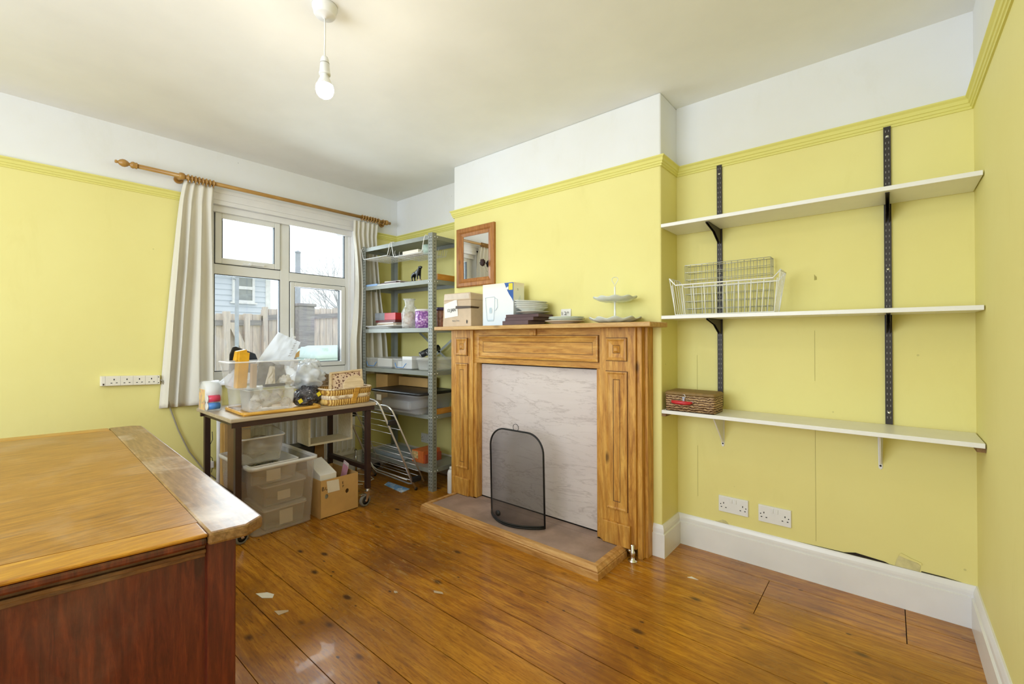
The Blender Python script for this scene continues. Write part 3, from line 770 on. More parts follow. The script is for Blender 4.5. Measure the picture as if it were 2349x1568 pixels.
solo('shelf_batten', 'small wooden batten under the lowest shelf against the chimney breast', 'batten', MB().box(CR+.001, CR+.022, 2.32, 2.52, .742, .7595), BATT)
solo('shelf_batten', 'small wooden batten under the lowest shelf against the right wall', 'batten', MB().box(XR-.024, XR-.001, 2.32, 2.52, .742, .7595), BATT)

# white wire baskets
def wire_basket(name, label, cx, cy, z0, hx0, hy0, hx1, hy1, hgt, nx, ny, nz, m_, r, flare=0, horiz=False, grp=None):
    t = thing(name, label, 'basket', (cx, cy, z0), grp)
    def cn(hx, hy, z, dip=0, fl=0):
        return [V((cx-hx, cy-hy, z+fl)), V((cx-hx+.03, cy-hy, z)), V((cx+hx-.03, cy-hy, z)), V((cx+hx, cy-hy, z+fl)),
                V((cx+hx, cy+hy, z+fl)), V((cx+hx-.03, cy+hy, z)), V((cx-hx+.03, cy+hy, z)), V((cx-hx, cy+hy, z+fl))]
    rim = MB()
    if flare:
        rim.tube(cn(hx1+.012, hy1, z0+hgt, 0, flare), r*1.7, 6, True)
    else: rim.tube([V((cx+a*hx1, cy+b_*hy1, z0+hgt)) for a, b_ in ((-1, -1), (1, -1), (1, 1), (-1, 1))], r*1.4, 6, True)
    obj('rim', rim, m_, t)
    w_ = MB()
    for k in range(nx+1):
        f_ = -1+2*k/nx
        w_.tube([V((cx+f_*hx1, cy-hy1, z0+hgt)), V((cx+f_*hx0, cy-hy0, z0+r)), V((cx+f_*hx0, cy+hy0, z0+r)), V((cx+f_*hx1, cy+hy1, z0+hgt))], r, 5)
    for k in range(ny+1):
        f_ = -1+2*k/ny
        w_.tube([V((cx-hx1-(.012 if flare else 0), cy+f_*hy1, z0+hgt+flare)), V((cx-hx0, cy+f_*hy0, z0+r)), V((cx+hx0, cy+f_*hy0, z0+r)), V((cx+hx1+(.012 if flare else 0), cy+f_*hy1, z0+hgt+flare))], r, 5)
    if horiz:
        for k in range(1, nz):
            f_ = k/nz; hx, hy = hx0+(hx1-hx0)*f_, hy0+(hy1-hy0)*f_
            w_.tube([V((cx+a*hx, cy+b_*hy, z0+hgt*f_)) for a, b_ in ((-1, -1), (1, -1), (1, 1), (-1, 1))], r, 5, True)
    obj('wires', w_, m_, t)
    return t
wire_basket('wire_basket', 'white wire basket with flared ends, nearest on the middle recess shelf', -.623, 2.385, 1.274, .225, .06, .24, .068, .155, 9, 4, 0, WIREW, .0022, flare=.035)
wire_basket('wire_basket', 'taller fine wire basket standing behind the flared white one on the shelf', -.64, 2.495, 1.274, .205, .032, .205, .032, .275, 14, 3, 7, WIREG, .0014, horiz=True)

# wicker case with a red handle
wc = thing('wicker_case', 'small brown wicker case with a red handle on the lowest shelf', 'case', (-.775, 2.38, .779))
n = NT('woven_wicker'); co = n.coord((1, 1, 1))
wv = n.node('ShaderNodeTexWave', inp={'Scale': 26, 'Distortion': 3.5, 'Detail': 1, 'Detail Scale': 3}); wv.bands_direction = 'Z'; n.link(co, wv.inputs[0])
col = n.ramp(wv.outputs['Fac'], [(.2, (.10, .045, .015)), (.5, (.30, .17, .07)), (.8, (.50, .33, .17))]); n.col(col); n.set(rough=.6); n.bump(wv.outputs['Fac'], .8, .003)
WICK = n.m
b = MB()
b.rings([b.rrect(-.775, 2.385, .122, .075, .012, .7795), b.rrect(-.775, 2.385, .124, .077, .014, .862)])
obj('body', b, WICK, wc)
b = MB(); b.rings([b.rrect(-.775, 2.385, .126, .079, .014, .8625), b.rrect(-.775, 2.385, .126, .079, .014, .872), b.rrect(-.775, 2.385, .118, .071, .014, .880)])
obj('lid', b, plain('wicker_lid', (.26, .16, .05), .6, 0, .25, 40, .3), wc)
obj('handle', MB().tube([(-.858, 2.298, .832), (-.85, 2.285, .829), (-.83, 2.281, .828), (-.79, 2.281, .827), (-.765, 2.285, .828), (-.757, 2.298, .83)], [.005, .008, .010, .010, .008, .005], 10), REDM, wc)
b = MB(); b.tube([V((-.800+.009*math.cos(a), 2.303, .858+.009*math.sin(a))) for a in [2*PI*k/14 for k in range(14)]], .0013, 5, True); b.box(-.805, -.795, 2.300, 2.309, .835, .856)
obj('clasp', b, CHROME, wc)
for xx in (-.858, -.757): obj('handle_mount', MB().cyl((xx, 2.298, .831), (xx, 2.31, .831), .006, 10), CHROME, wc)

# ------------------------------------------------------------------ sockets
def socket(label, x0, x1, z0, z1, y, dy=-1, grp=None, sw=True):
    xc, zc = (x0+x1)/2, (z0+z1)/2; hx, hz = (x1-x0)/2, (z1-z0)/2
    t = thing('wall_socket', label, 'socket', (xc, y, z0), grp)
    b = MB(); b.add([(xc+a*hx, y, zc+c*hz) for a, c in ((-1, -1), (1, -1), (1, 1), (-1, 1))]+[(xc+a*(hx-.002), y-.010, zc+c*(hz-.002)) for a, c in ((-1, -1), (1, -1), (1, 1), (-1, 1))], [(0, 1, 2, 3), (4, 5, 6, 7), (0, 1, 5, 4), (1, 2, 6, 5), (2, 3, 7, 6), (3, 0, 4, 7)], False)
    obj('faceplate', b, WPL, t, bevel=.0015)
    hl = MB(); k = hx/.073
    for sx in (-1, 1):
        c = xc+sx*.046*k
        hl.box(c-.002, c+.002, y-.0106, y-.009, zc+.002, zc+.010)
        for d in (-.011, .011): hl.box(c+d*k-.0035*k, c+d*k+.0035*k, y-.0106, y-.009, zc-.018, zc-.014)
        hl.lathe([(0, 0), (.0028, 0), (.0028, .002), (0, .002)], (xc+sx*.061*k, y-.0106, zc-.001), 8, axis='y')
    obj('holes', hl, HOLE, t)
    if sw:
        for d in (-.010, .010): obj('switch', MB().box(xc+d*k-.006*k, xc+d*k+.006*k, y-.0135, y-.009, zc+.012, zc+.033), WPL, t, bevel=.001)
    return t
socket('white double wall socket in the recess, nearer the chimney breast', -.703, -.557, .229, .315, YB, grp='double sockets in the recess')
socket('white double wall socket in the recess, nearer the room corner', -.513, -.367, .225, .311, YB, grp='double sockets in the recess')
socket('grey-looking double wall socket low in the alcove behind the metal shelving', -3.225, -3.10, .222, .305, YB)

# torn wallpaper above the skirting in the recess
WPB = plain('bare_plaster', (.66, .60, .30), .9, 0, .2, 30)
t = MB(); t.mi = 0
t.plate((-.02, YB-.0012, .168), (1, 0, 0), (0, 0, 1), [(-.15, .001), (-.10, .014), (0, .006), (.02, .0), ], .001)
t.plate((0, YB-.0012, .168), (1, 0, 0), (0, 0, 1), [(-.34, 0), (-.1, .004), (.02, .0)], .0008)
t.plate((.10, YB-.0012, .168), (1, 0, 0), (0, 0, 1), [(0, 0), (.0, .004), (.07, .0035), (.12, .0)], .001)
t.plate((-.69, YB-.0012, .168), (1, 0, 0), (0, 0, 1), [(-.03, 0), (.0, .002), (.02, .0)], .001)
t.mi = 1
t.plate((0, YB-.0016, .168), (1, 0, 0), (0, 0, 1), [(.015, 0), (.022, .030), (.03, .050), (.045, .043), (.085, .036), (.098, .026), (.095, 0)], .001)
t.plate((-.68, YB-.0016, .168), (1, 0, 0), (0, 0, 1), [(-.035, 0), (-.005, .016), (.01, .014), (.028, .0)], .002)
t.mi = 2
t.plate((0, YB-.004, .168), (1, 0, 0), (0, 0, 1), [(.028, .05), (.036, .062), (.07, .048), (.10, .040), (.102, .030), (.088, .036), (.05, .043)], .0025)
tag(obj('wallpaper_tear', t, [DARKGAP, WPB, YEL]), 'torn curling wallpaper above the skirting near the recess corner', 'torn wallpaper')
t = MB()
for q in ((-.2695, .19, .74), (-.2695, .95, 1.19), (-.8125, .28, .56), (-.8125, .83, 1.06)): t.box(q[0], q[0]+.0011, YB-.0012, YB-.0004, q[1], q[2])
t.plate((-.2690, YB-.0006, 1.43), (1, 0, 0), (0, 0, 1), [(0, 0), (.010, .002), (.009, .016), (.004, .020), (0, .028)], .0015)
tag(obj('wallpaper_seam', t, plain('dark_seam_line', (.42, .37, .12), .9)), 'cracked vertical wallpaper seams on the recess wall', 'wallpaper seam')  # thin darker yellow lines along the paper seams

# ================================================================== CURTAINS AND ROD
RY0, RY1, RXX, RZ = .60, 2.416, -3.51, 2.213
rd = thing('curtain_rod', 'turned wooden curtain rod with a carved finial above the window', 'curtain rod', (RXX, 1.5, RZ-.03))
obj('pole', MB().cyl((RXX, RY0-.01, RZ), (RXX, RY1, RZ), .0135, 16), RODW, rd)
fp = [(0, 0), (.008, 0), (.010, .008), (.007, .014), (.016, .022), (.022, .034), (.022, .046), (.016, .058), (.009, .066), (.009, .070), (.017, .074), (.021, .084), (.017, .094), (.019, .098), (.019, .103), (.0135, .105), (0, .105)]
obj('finial', MB().lathe(fp, (RXX, .499, RZ), 20, axis='y'), RODW, rd)
for yb_ in (.828, 2.375):
    b = MB(); b.cyl((XL+.001, yb_, RZ-.004), (XL+.016, yb_, RZ-.004), .026, 20); b.cyl((XL+.012, yb_, RZ-.004), (RXX-.01, yb_, RZ-.004), .012, 14)
    b.lathe([(.0138, -.016), (.020, -.014), (.023, -.006), (.023, .006), (.020, .014), (.0138, .016)], (RXX, yb_, RZ), 18, axis='y', cap=False)
    obj('bracket', b, RODW, rd)
def curtain(label, top, bot, zt, zb, folds, seed, rings_, bulge=0):
    t = thing('curtain', label, 'curtain', (-3.54, (top[0]+top[1])/2, zb), 'cream curtains at the window')
    rr = random.Random(seed); ph = [rr.uniform(-.5, .5) for _ in range(12)]
    def fn(a, v):
        vv = v**.75
        y = (top[0]+(top[1]-top[0])*a)*(1-vv)+(bot[0]+(bot[1]-bot[0])*a)*vv
        y += bulge*math.sin(PI*min(1, v*1.3))*(a-.5)
        k = a*folds+.22*math.sin(a*7+ph[0]*4)*(.4+v)+.16*noise.noise(V((a*3, v*1.6, seed+5)))
        amp = .010+.021*min(1, v*2.5)
        s_ = math.sin(2*PI*k); s_ = math.copysign(abs(s_)**.72, s_)
        x = -3.553+amp*s_+.003*noise.noise(V((a*7, v*6, seed)))+.030*(1-min(1, v*12))
        return V((x, y+.008*math.cos(2*PI*k)*min(1, v*3), zt+(zb-zt)*v+.004*math.sin(2*PI*k)*v))
    c = obj('cloth', MB().grid(fn, 96, 50), CURT, t)
    so = c.modifiers.new('thick', 'SOLIDIFY'); so.thickness = .0015
    for y in rings_:
        b = MB(); b.lathe([(.0205+.0042*math.cos(q), .0042*math.sin(q)) for q in [2*PI*k/8 for k in range(9)]], (RXX, y, RZ-.0028), 20, axis='y', cap=False)
        b.tube([V((RXX, y, RZ-.027)), V((RXX-.004, y+.002, RZ-.034))], .0012, 5)
        obj('ring', b, RODW, t)
    return t
curtain('cream cotton curtain bunched at the side of the window nearer the desk', (.845, 1.018), (.728, 1.04), 2.192, .712, 3.7, 3, [.862+.0205*k for k in range(8)], .0)
curtain('cream cotton curtain hanging partly behind the metal shelving', (2.06, 2.30), (2.062, 2.42), 2.178, .84, 5.6, 8, [2.13, 2.155, 2.18, 2.21, 2.235, 2.26, 2.29, 2.34], -.07)

# ================================================================== PENDANT LAMP
PX, PY = -1.690, .862
pl = thing('pendant_lamp', 'bare glowing bulb hanging on a white cord from the ceiling', 'lamp', (PX, PY, 2.1))
obj('ceiling_rose', MB().lathe([(0, H-.001), (.047, H-.001), (.047, H-.012), (.044, H-.014), (.041, H-.034), (.036, H-.041), (.010, H-.044), (.007, H-.050), (0, H-.050)], (PX, PY, 0), 32), WPL, pl)
obj('cord', MB().tube([(PX, PY, H-.045), (PX+.0015, PY, 2.37), (PX+.001, PY, 2.33), (PX-.001, PY, 2.29), (PX, PY, 2.262)], .0032, 8), WPL, pl)
obj('lamp_holder', MB().lathe([(.004, 2.270), (.011, 2.264), (.0155, 2.252), (.0165, 2.240), (.0168, 2.238), (.0172, 2.2378), (.0195, 2.204), (.0215, 2.200), (.0215, 2.194), (.0, 2.194)], (PX, PY, 0), 24), WPL, pl)
obj('holder_seam', MB().lathe([(.0172, 2.2405), (.0177, 2.239), (.0172, 2.2375)], (PX, PY, 0), 24, cap=False), GREYINK, pl)
obj('bulb_neck', MB().lathe([(.013, 2.196), (.0155, 2.186), (.023, 2.170), (.0305, 2.152)], (PX, PY, 0), 28, cap=False), WPL, pl)
em = NT('lit_bulb_dome'); em.b.inputs['Emission Color'].default_value = (1, .89, .74, 1); em.b.inputs['Emission Strength'].default_value = BULB_STRENGTH; em.col((1, 1, 1))
obj('bulb', MB().lathe([(.0305, 2.152), (.033, 2.142), (.033, 2.132), (.030, 2.120), (.023, 2.110), (.012, 2.1035), (.0, 2.102)], (PX, PY, 0), 28, cap=False), em.m, pl)

# ================================================================== POWER STRIP AND CABLE
ps = thing('power_strip', 'ivory four-way socket strip screwed to the yellow wall above the desk', 'power strip', (XL, .59, .87))
b = MB(); b.hexa([(XL, .447, .874), (XL+.03, .449, .876), (XL+.03, .730, .866), (XL, .732, .864)], [(XL, .447, .936), (XL+.03, .449, .934), (XL+.03, .730, .921), (XL, .732, .923)])
obj('casing', b, CREAMPL, ps, bevel=.003)
hl = MB(); lines = MB()
def zc(y): return .905-.011*(y-.447)/.285
for k in range(4):
    y = .508+k*.0595; z = zc(y)
    hl.box(XL+.030, XL+.0306, y-.0025, y+.0025, z+.004, z+.013)
    for d in (-.012, .012): hl.box(XL+.030, XL+.0306, y+d-.004, y+d+.004, z-.014, z-.010)
for y in (.468, .478+.0595, .478+.119, .478+.178, .478+.238): lines.box(XL+.030, XL+.0303, y-.0005, y+.0005, zc(y)-.028, zc(y)+.028)
for y in (.722,):
    for d in (-.018, .018): hl.lathe([(0, 0), (.003, 0), (.003, .0006), (0, .0006)], (XL+.030, y, zc(y)+d), 8, axis='x')
obj('holes', hl, HOLE, ps); obj('seams', lines, GREYINK, ps)
obj('neon', MB().box(XL+.030, XL+.0312, .457, .464, .880, .890), DBRN, ps)
CAB = plain('grey_brown_cable', (.36, .33, .26), .5)
obj('cable', MB().tube([(XL+.02, .731, .893), (XL+.02, .745, .885), (XL+.012, .757, .85), (XL+.012, .79, .69), (XL+.012, .83, .555), (XL+.012, .89, .40), (XL+.012, .977, .255), (XL+.03, 1.05, .175)], .0045, 8), CAB, ps)

# ================================================================== METAL SHELVING
UX, UY, TH = -2.625, 2.180, 2.28
def ur(mb): return mb.rot((UX, UY, 0), 'Z', TH)
UL, UD = .905, .345
un = thing('metal_shelving', 'grey slotted-angle metal shelving unit in the alcove corner', 'shelving unit', (-3.08, 2.33, 0))
for (x, y, sx, sy, m_) in ((UX, UY, -1, 1, STEEL), (UX-UL, UY, 1, 1, STEEL), (UX, UY+UD, -1, -1, STEEL), (UX-UL, UY+UD, 1, -1, STEEL)):
    b = MB(); b.box(min(x, x+sx*.048), max(x, x+sx*.048), min(y, y+sy*.002), max(y, y+sy*.002), 0, 1.956)
    b.box(min(x, x+sx*.002), max(x, x+sx*.002), min(y+sy*.002, y+sy*.042), max(y+sy*.002, y+sy*.042), 0, 1.956)
    po = obj('post', ur(b), m_, un)
    hb = MB(); z = .03
    while z < 1.94:
        if sy > 0:
            for dd in (.014, .034):
                hb.box(x+sx*dd-.0028, x+sx*dd+.0028, y-.0006, y+.0004, z-.004, z+.004)
        yy = y+sy*.024
        hb.box(x-.0006 if sx < 0 else x-.0006, x+.0006, yy-.003, yy+.003, z-.004, z+.004)
        z += .0255
    obj('holes', ur(hb), HOLE, po)
ST = [1.94, 1.603, 1.235, .902, .572, .168]
for i, z in enumerate(ST):
    b = MB(); x0, x1, y0, y1 = UX-UL+.003, UX-.003, UY+.003, UY+UD-.003
    b.box(x0, x1, y0, y1, z-.0025, z)
    b.box(x0, x1, y0, y0+.002, z-.032, z-.0025); b.box(x0, x1, y1-.002, y1, z-.032, z-.0025)
    b.box(x0, x0+.002, y0, y1, z-.032, z-.0025); b.box(x1-.002, x1, y0, y1, z-.032, z-.0025)
    so = obj('shelf', ur(b), STEEL, un)
    bo = MB()
    for xx in (UX-.014, UX-.036): bo.lathe([(0, 0), (.006, 0), (.005, .003), (0, .004)], (xx, UY-.0005, z-.016), 8, axis='y'); 
    bo.v = [V((p.x, 2*(UY-.0005)-p.y, p.z)) for p in bo.v]
    for yy in (UY+.024, UY+.05): bo.lathe([(0, 0), (.006, 0), (.005, .003), (0, .004)], (UX+.0003, yy, z-.016), 8, axis='x')
    bo.lathe([(0, 0), (.006, 0), (.005, .003), (0, .004)], (UX-UL+.014, UY-.0005, z-.016), 8, axis='y')
    obj('bolts', ur(bo), BOLT, so)
for (a, c_, b_, d) in ((-3.20, 1.205, -2.67, .875), (-2.67, 1.205, -3.20, .875)):
    obj('brace', MB().plate((a, 2.512, c_), V((b_-a, 0, d-c_)).normalized(), V((-(d-c_), 0, b_-a)).normalized(), [(0, -.010), (math.hypot(b_-a, d-c_), -.010), (math.hypot(b_-a, d-c_), .010), (0, .010)], .002), STEEL, un)

def sbox(name, label, cat, x0, x1, y0, y1, z0, z1, m_, bevel=.001, rz=0, grp=None):
    b = MB().box(x0, x1, y0, y1, z0, z1); ur(b)
    if rz: b.rot(((x0+x1)/2, (y0+y1)/2, 0), 'Z', rz)
    return solo(name, label, cat, b, m_, grp, bevel)
# wire baskets hung under the top shelf
def hung(label, x0, x1, y0, y1, zb):
    t = thing('under_shelf_basket', label, 'wire basket', ((x0+x1)/2, (y0+y1)/2, zb), 'wire baskets hooked under the top metal shelf')
    fr = MB(); zt = 1.943
    fr.tube([V((x0+.0, y0+.01, zt)), V((x0, y0, zt-.02)), V((x0+.025, y0, zb+.012)), V((x0+.032, y0, zb+.002)), V((x1-.032, y0, zb+.002)), V((x1-.025, y0, zb+.012)), V((x1, y0, zt-.02)), V((x1, y0+.01, zt))], .003, 6)
    for x in (x0, x1):
        fr.tube([V((x, y0+.01, zt+.001)), V((x, y1-.03, zt+.001))], .003, 6)
    obj('frame', ur(fr), WIREW, t)
    w_ = MB()
    n_ = 13
    for k in range(n_+1):
        x = x0+.035+(x1-x0-.07)*k/n_
        w_.tube([V((x, y0, zb)), V((x, y1, zb)), V((x, y1+.004, zb+.06))], .0014, 5)
    for k in range(6):
        y = y0+.02+(y1-y0-.02)*k/5
        w_.tube([V((x0+.012, y, zb+.05)), V((x0+.033, y, zb)), V((x1-.033, y, zb)), V((x1-.012, y, zb+.05))], .0014, 5)
    obj('wires', ur(w_), WIREW, t)
hung('empty white wire basket hooked under the top shelf, nearer the window', -3.52, -3.125, 2.165, 2.42, 1.838)
hung('white wire basket under the top shelf holding a cup, nearer the chimney', -3.10, -2.70, 2.165, 2.42, 1.815)
sbox('sponge_pack', 'pale yellow packet lying in the hanging wire basket', 'packet', -2.99, -2.80, 2.19, 2.27, 1.8165, 1.852, LABEL)
b = MB().lathe([(0, 1.8165), (.038, 1.8165), (.045, 1.885), (.042, 1.885), (.035, 1.822), (0, 1.822)], (-2.765, 2.26, 0), 24)
solo('mint_cup', 'small mint green cup in the hanging wire basket', 'cup', ur(b), MINT)
# second shelf
b = MB().box(-3.53, -3.33, 2.19, 2.42, 1.604, 1.622); solo('blue_folder', 'light blue folder at the window end of the second metal shelf', 'folder', ur(b), BLUEF, None, .002)
rg = random.Random(5)
for k, (x0, x1, zt, c_, lb) in enumerate(((-3.34, -3.05, 1.614, PAPER, 'white magazine under the stack on the second metal shelf'), (-3.31, -3.07, 1.626, BRNBOX, 'dark magazine in the middle of the stack on the second metal shelf'), (-3.27, -3.09, 1.634, PAPER, 'small white booklet on top of the stack on the second metal shelf'))):
    b = MB().box(x0, x1, 2.20+k*.01, 2.42, [1.604, 1.6142, 1.6262][k], zt); ur(b); b.rot((-3.2, 2.3, 0), 'Z', [3, -6, 8][k])
    solo('magazine', lb, 'magazine', b, c_, 'magazines on the second metal shelf')
b = MB().box(-3.10, -2.90, 2.24, 2.40, 1.604, 1.617); b2 = ur(b); solo('dark_notebook', 'flat dark notebook under the dog figure on the second metal shelf', 'notebook', b2, BRNBOX, None, .002)
# dog figure: one skinned surface
def skin(name, pts, edges, radii, m_, root=0, sub=2):
    me = bpy.data.meshes.new(name); me.from_pydata([tuple(p) for p in pts], edges, [])
    o = bpy.data.objects.new(name, me); COL.objects.link(o); me.materials.append(m_)
    sk_ = o.modifiers.new('skin', 'SKIN'); sk_.use_smooth_shade = True
    for i, v in enumerate(me.skin_vertices[0].data if me.skin_vertices else []): pass
    return o, me
bm = bmesh.new(); sl = bm.verts.layers.skin.verify()
dg = [(-.050, 0, .062, .016), (-.015, 0, .062, .0145), (.022, 0, .066, .019), (.038, 0, .085, .013), (.048, 0, .103, .0125), (.064, 0, .100, .008), (.074, 0, .096, .006),
      (-.053, .010, .045, .010), (-.058, .011, .026, .005), (-.052, .011, .003, .005), (-.050, -.010, .045, .010), (-.054, -.011, .026, .005), (-.046, -.011, .003, .005),
      (.024, .011, .045, .008), (.026, .011, .022, .005), (.028, .011, .003, .005), (.026, -.011, .045, .008), (.030, -.011, .022, .005), (.034, -.011, .003, .005),
      (-.066, 0, .060, .005), (-.078, 0, .045, .004), (-.088, 0, .038, .003)]
ed = [(0, 1), (1, 2), (2, 3), (3, 4), (4, 5), (5, 6), (0, 7), (7, 8), (8, 9), (0, 10), (10, 11), (11, 12), (2, 13), (13, 14), (14, 15), (2, 16), (16, 17), (17, 18), (0, 19), (19, 20), (20, 21)]
vs = [bm.verts.new((x, y, z)) for x, y, z, r in dg]
for v, q in zip(vs, dg): v[sl].radius = (q[3], q[3])
vs[0][sl].use_root = True
for a, c_ in ed: bm.edges.new((vs[a], vs[c_]))
me = bpy.data.meshes.new('dog_figure'); bm.to_mesh(me); bm.free(); me.materials.append(BLK)
dogt = thing('dog_figure', 'black standing dog figure on the second metal shelf', 'figurine', (-2.915, 2.26, 1.6175))
do = bpy.data.objects.new('body', me); COL.objects.link(do); do.parent = dogt; dogt.rotation_euler = (0, 0, R(-12)); dogt.scale = (1.2, 1.2, 1.05)
k = do.modifiers.new('skin', 'SKIN'); k.use_smooth_shade = True; k = do.modifiers.new('sub', 'SUBSURF'); k.levels = 2; k.render_levels = 2
for sy in (-1, 1):
    me2 = MB().sphere((.047, sy*.010, .098), .0075, 8, 6, (.8, .35, 1.3))
    e = obj('ear', me2, BLK); e.location = e.location; e.parent = dogt
b = MB().cyl((-2.835, 2.235, 1.604), (-2.835, 2.235, 1.622), .016, 16); solo('wooden_reel', 'tiny pale wooden reel beside the dog figure', 'reel', ur(b), CARDL)
sbox('wood_plank', 'orange wooden plank along the chimney end of the second metal shelf', 'plank', -2.655, -2.632, 2.24, 2.51, 1.604, 1.650, ORWOOD)
# third shelf
t = thing('white_tray', 'shallow white dish at the window end of the third metal shelf', 'dish', (-3.32, 2.3, 1.236))
obj('dish', ur(MB().tub(-3.33, 2.30, 1.236, 1.262, .16, .10, .175, .115, .004, .004, .005, .03)), WPL, t)
for k, (z0, z1, w0, m_, lb) in enumerate(((1.2625, 1.272, .13, PAPER, 'lowest white envelope of the pile in the white dish'), (1.2725, 1.280, .12, CARDL, 'tan envelope in the pile in the white dish'), (1.2805, 1.291, .11, PAPER, 'white envelope on top of the pile in the white dish'))):
    b = MB().box(-3.28-w0, -3.28+w0, 2.24, 2.40, z0, z1); ur(b); b.rot((-3.28, 2.32, 0), 'Z', (-5, 6, -2)[k]); solo('envelope', lb, 'envelope', b, m_, 'envelopes on the third metal shelf')
sbox('red_box', 'flat red box on top of the pile on the third metal shelf', 'box', -3.31, -3.16, 2.25, 2.38, 1.3115, 1.372, REDM, .002)
sbox('grey_box', 'flat grey box beside the red one on the third metal shelf', 'box', -3.46, -3.315, 2.26, 2.38, 1.3115, 1.375, GREYC, .002)
sbox('dark_folder', 'dark red folder below the red box on the third metal shelf', 'folder', -3.42, -3.15, 2.24, 2.40, 1.2915, 1.311, plain('maroon_card', (.16, .02, .02), .5))
t = thing('glass_jar', 'clear bag-covered bottle standing on the third metal shelf', 'bottle', (-2.98, 2.26, 1.236))
obj('body', ur(MB().lathe([(0, 1.236), (.062, 1.236), (.066, 1.26), (.064, 1.36), (.05, 1.40), (.034, 1.42), (.04, 1.46), (.05, 1.475), (0, 1.455)], (-2.975, 2.25, 0), 20, wob=lambda r, z, a: (r*(1+.10*math.sin(3*a+z*40)+.06*math.sin(7*a-z*60)), z))), BAGC, t)
obj('contents', ur(MB().blob((-2.975, 2.25, 1.31), .052, 4, .2, 3, 18, 12, (1, 1, 1.25), 1.24)), CARDL, t)
n = NT('purple_glitter'); co = n.coord(); v_ = n.node('ShaderNodeTexVoronoi', inp={'Scale': 60}); n.link(co, v_.inputs[0]); n.col(n.ramp(v_.outputs['Distance'], [(.15, (.75, .62, .78)), (.5, (.40, .16, .48)), (.8, (.16, .05, .25))])); n.set(rough=.3)
t = thing('purple_tin', 'purple patterned tin on the third metal shelf beside the post', 'tin', (-2.81, 2.27, 1.236))
obj('body', ur(MB().lathe([(0, 1.236), (.078, 1.236), (.078, 1.368), (0, 1.368)], (-2.81, 2.27, 0), 28)), n.m, t)
obj('lid', ur(MB().lathe([(0, 1.3685), (.080, 1.3685), (.080, 1.382), (.074, 1.384), (0, 1.384)], (-2.81, 2.27, 0), 28)), plain('pale_lilac', (.78, .74, .78), .4), t)
t = thing('spice_jar', 'glass jar with a dark purple lid at the chimney end of the mantel', 'jar', (-2.655, 2.33, 1.236))
obj('body', MB().lathe([(0, 1.2365), (.034, 1.2365), (.036, 1.25), (.036, 1.36), (.03, 1.372), (0, 1.372)], (-2.672, 2.30, 0), 20), plain('dried_fruit', (.30, .13, .09), .3, 0, .6, 60), t)
obj('lid', MB().lathe([(0, 1.3725), (.035, 1.3725), (.035, 1.395), (0, 1.397)], (-2.672, 2.30, 0), 20), plain('dark_purple_lid', (.05, .03, .12), .4), t)
# fourth shelf: clear trays with blue handles, white box, dark object
def handled_tray(label, x0, x1, y0, y1, z0):
    t = thing('clear_tray', label, 'tray', ((x0+x1)/2, (y0+y1)/2, z0), 'clear trays with blue handles')
    obj('body', ur(MB().tub((x0+x1)/2, (y0+y1)/2, z0, z0+.085, (x1-x0)/2-.008, (y1-y0)/2-.008, (x1-x0)/2, (y1-y0)/2, .002, .003, .006, .015)), CLR2, t)
    xm = x0+.09
    obj('handle', ur(MB().tube([(xm-.05, y0-.003, z0+.052), (xm-.045, y0-.008, z0+.045), (xm-.03, y0-.008, z0+.018), (xm+.06, y0-.010, z0+.018), (xm+.085, y0-.008, z0+.045), (xm+.09, y0-.003, z0+.052)], .003, 6)), BLUEM, t)
    return t
handled_tray('clear tray with a blue handle nearer the window on the fourth metal shelf', -3.51, -3.13, 2.19, 2.44, .903)
handled_tray('clear tray with a blue handle nearer the post on the fourth metal shelf', -3.12, -2.88, 2.19, 2.42, .903)
sbox('white_booklet', 'white booklet standing in the clear tray nearer the window', 'booklet', -3.42, -3.22, 2.26, 2.36, .912, .98, PAPER)
sbox('white_carton', 'small white carton in the clear tray beside the shelving post', 'carton', -3.02, -2.90, 2.21, 2.33, .912, 1.008, WPL, .002)
sbox('white_pad', 'small white pad lying in the clear tray nearer the post', 'pad', -3.09, -3.04, 2.22, 2.32, .912, .968, PAPER)
b = MB(); 
for (x, y, z, r) in ((-2.855, 2.29, 1.035, .026), (-2.80, 2.31, 1.052, .024)): b.cyl((x, y-.03, z-.015), (x+.03, y+.07, z+.03), r, 16)
b.box(-2.85, -2.78, 2.31, 2.36, 1.02, 1.06); b.cyl((-2.78, 2.32, 1.05), (-2.76, 2.36, 1.09), .018, 12)
bino = thing('black_binoculars', 'black binocular-like object lying on a clear tub on the fourth shelf', 'binoculars', (-2.82, 2.3, 1.0))
obj('body', ur(b), BLK, bino)
b = MB()
for (x, y, z, r) in ((-2.855, 2.29, 1.035, .017), (-2.80, 2.31, 1.052, .015)): b.cyl((x-.001, y-.0325, z-.0165), (x, y-.03, z-.015), r, 16)
obj('lens', ur(b), BOLT, bino)
t = thing('clear_cake_box', 'clear lidded food box behind the shelving post on the fourth shelf', 'box', (-2.75, 2.33, .903))
obj('body', ur(MB().tub(-2.745, 2.33, .903, .99, .098, .11, .105, .12, .002, .003, .006, .02)), CLR3, t)
obj('lid', ur(MB().rings([MB().rrect(-2.745, 2.33, .108, .123, .02, .9905), MB().rrect(-2.745, 2.33, .108, .123, .02, 1.0), MB().rrect(-2.745, 2.33, .098, .113, .02, 1.006)])), CLR3, t)
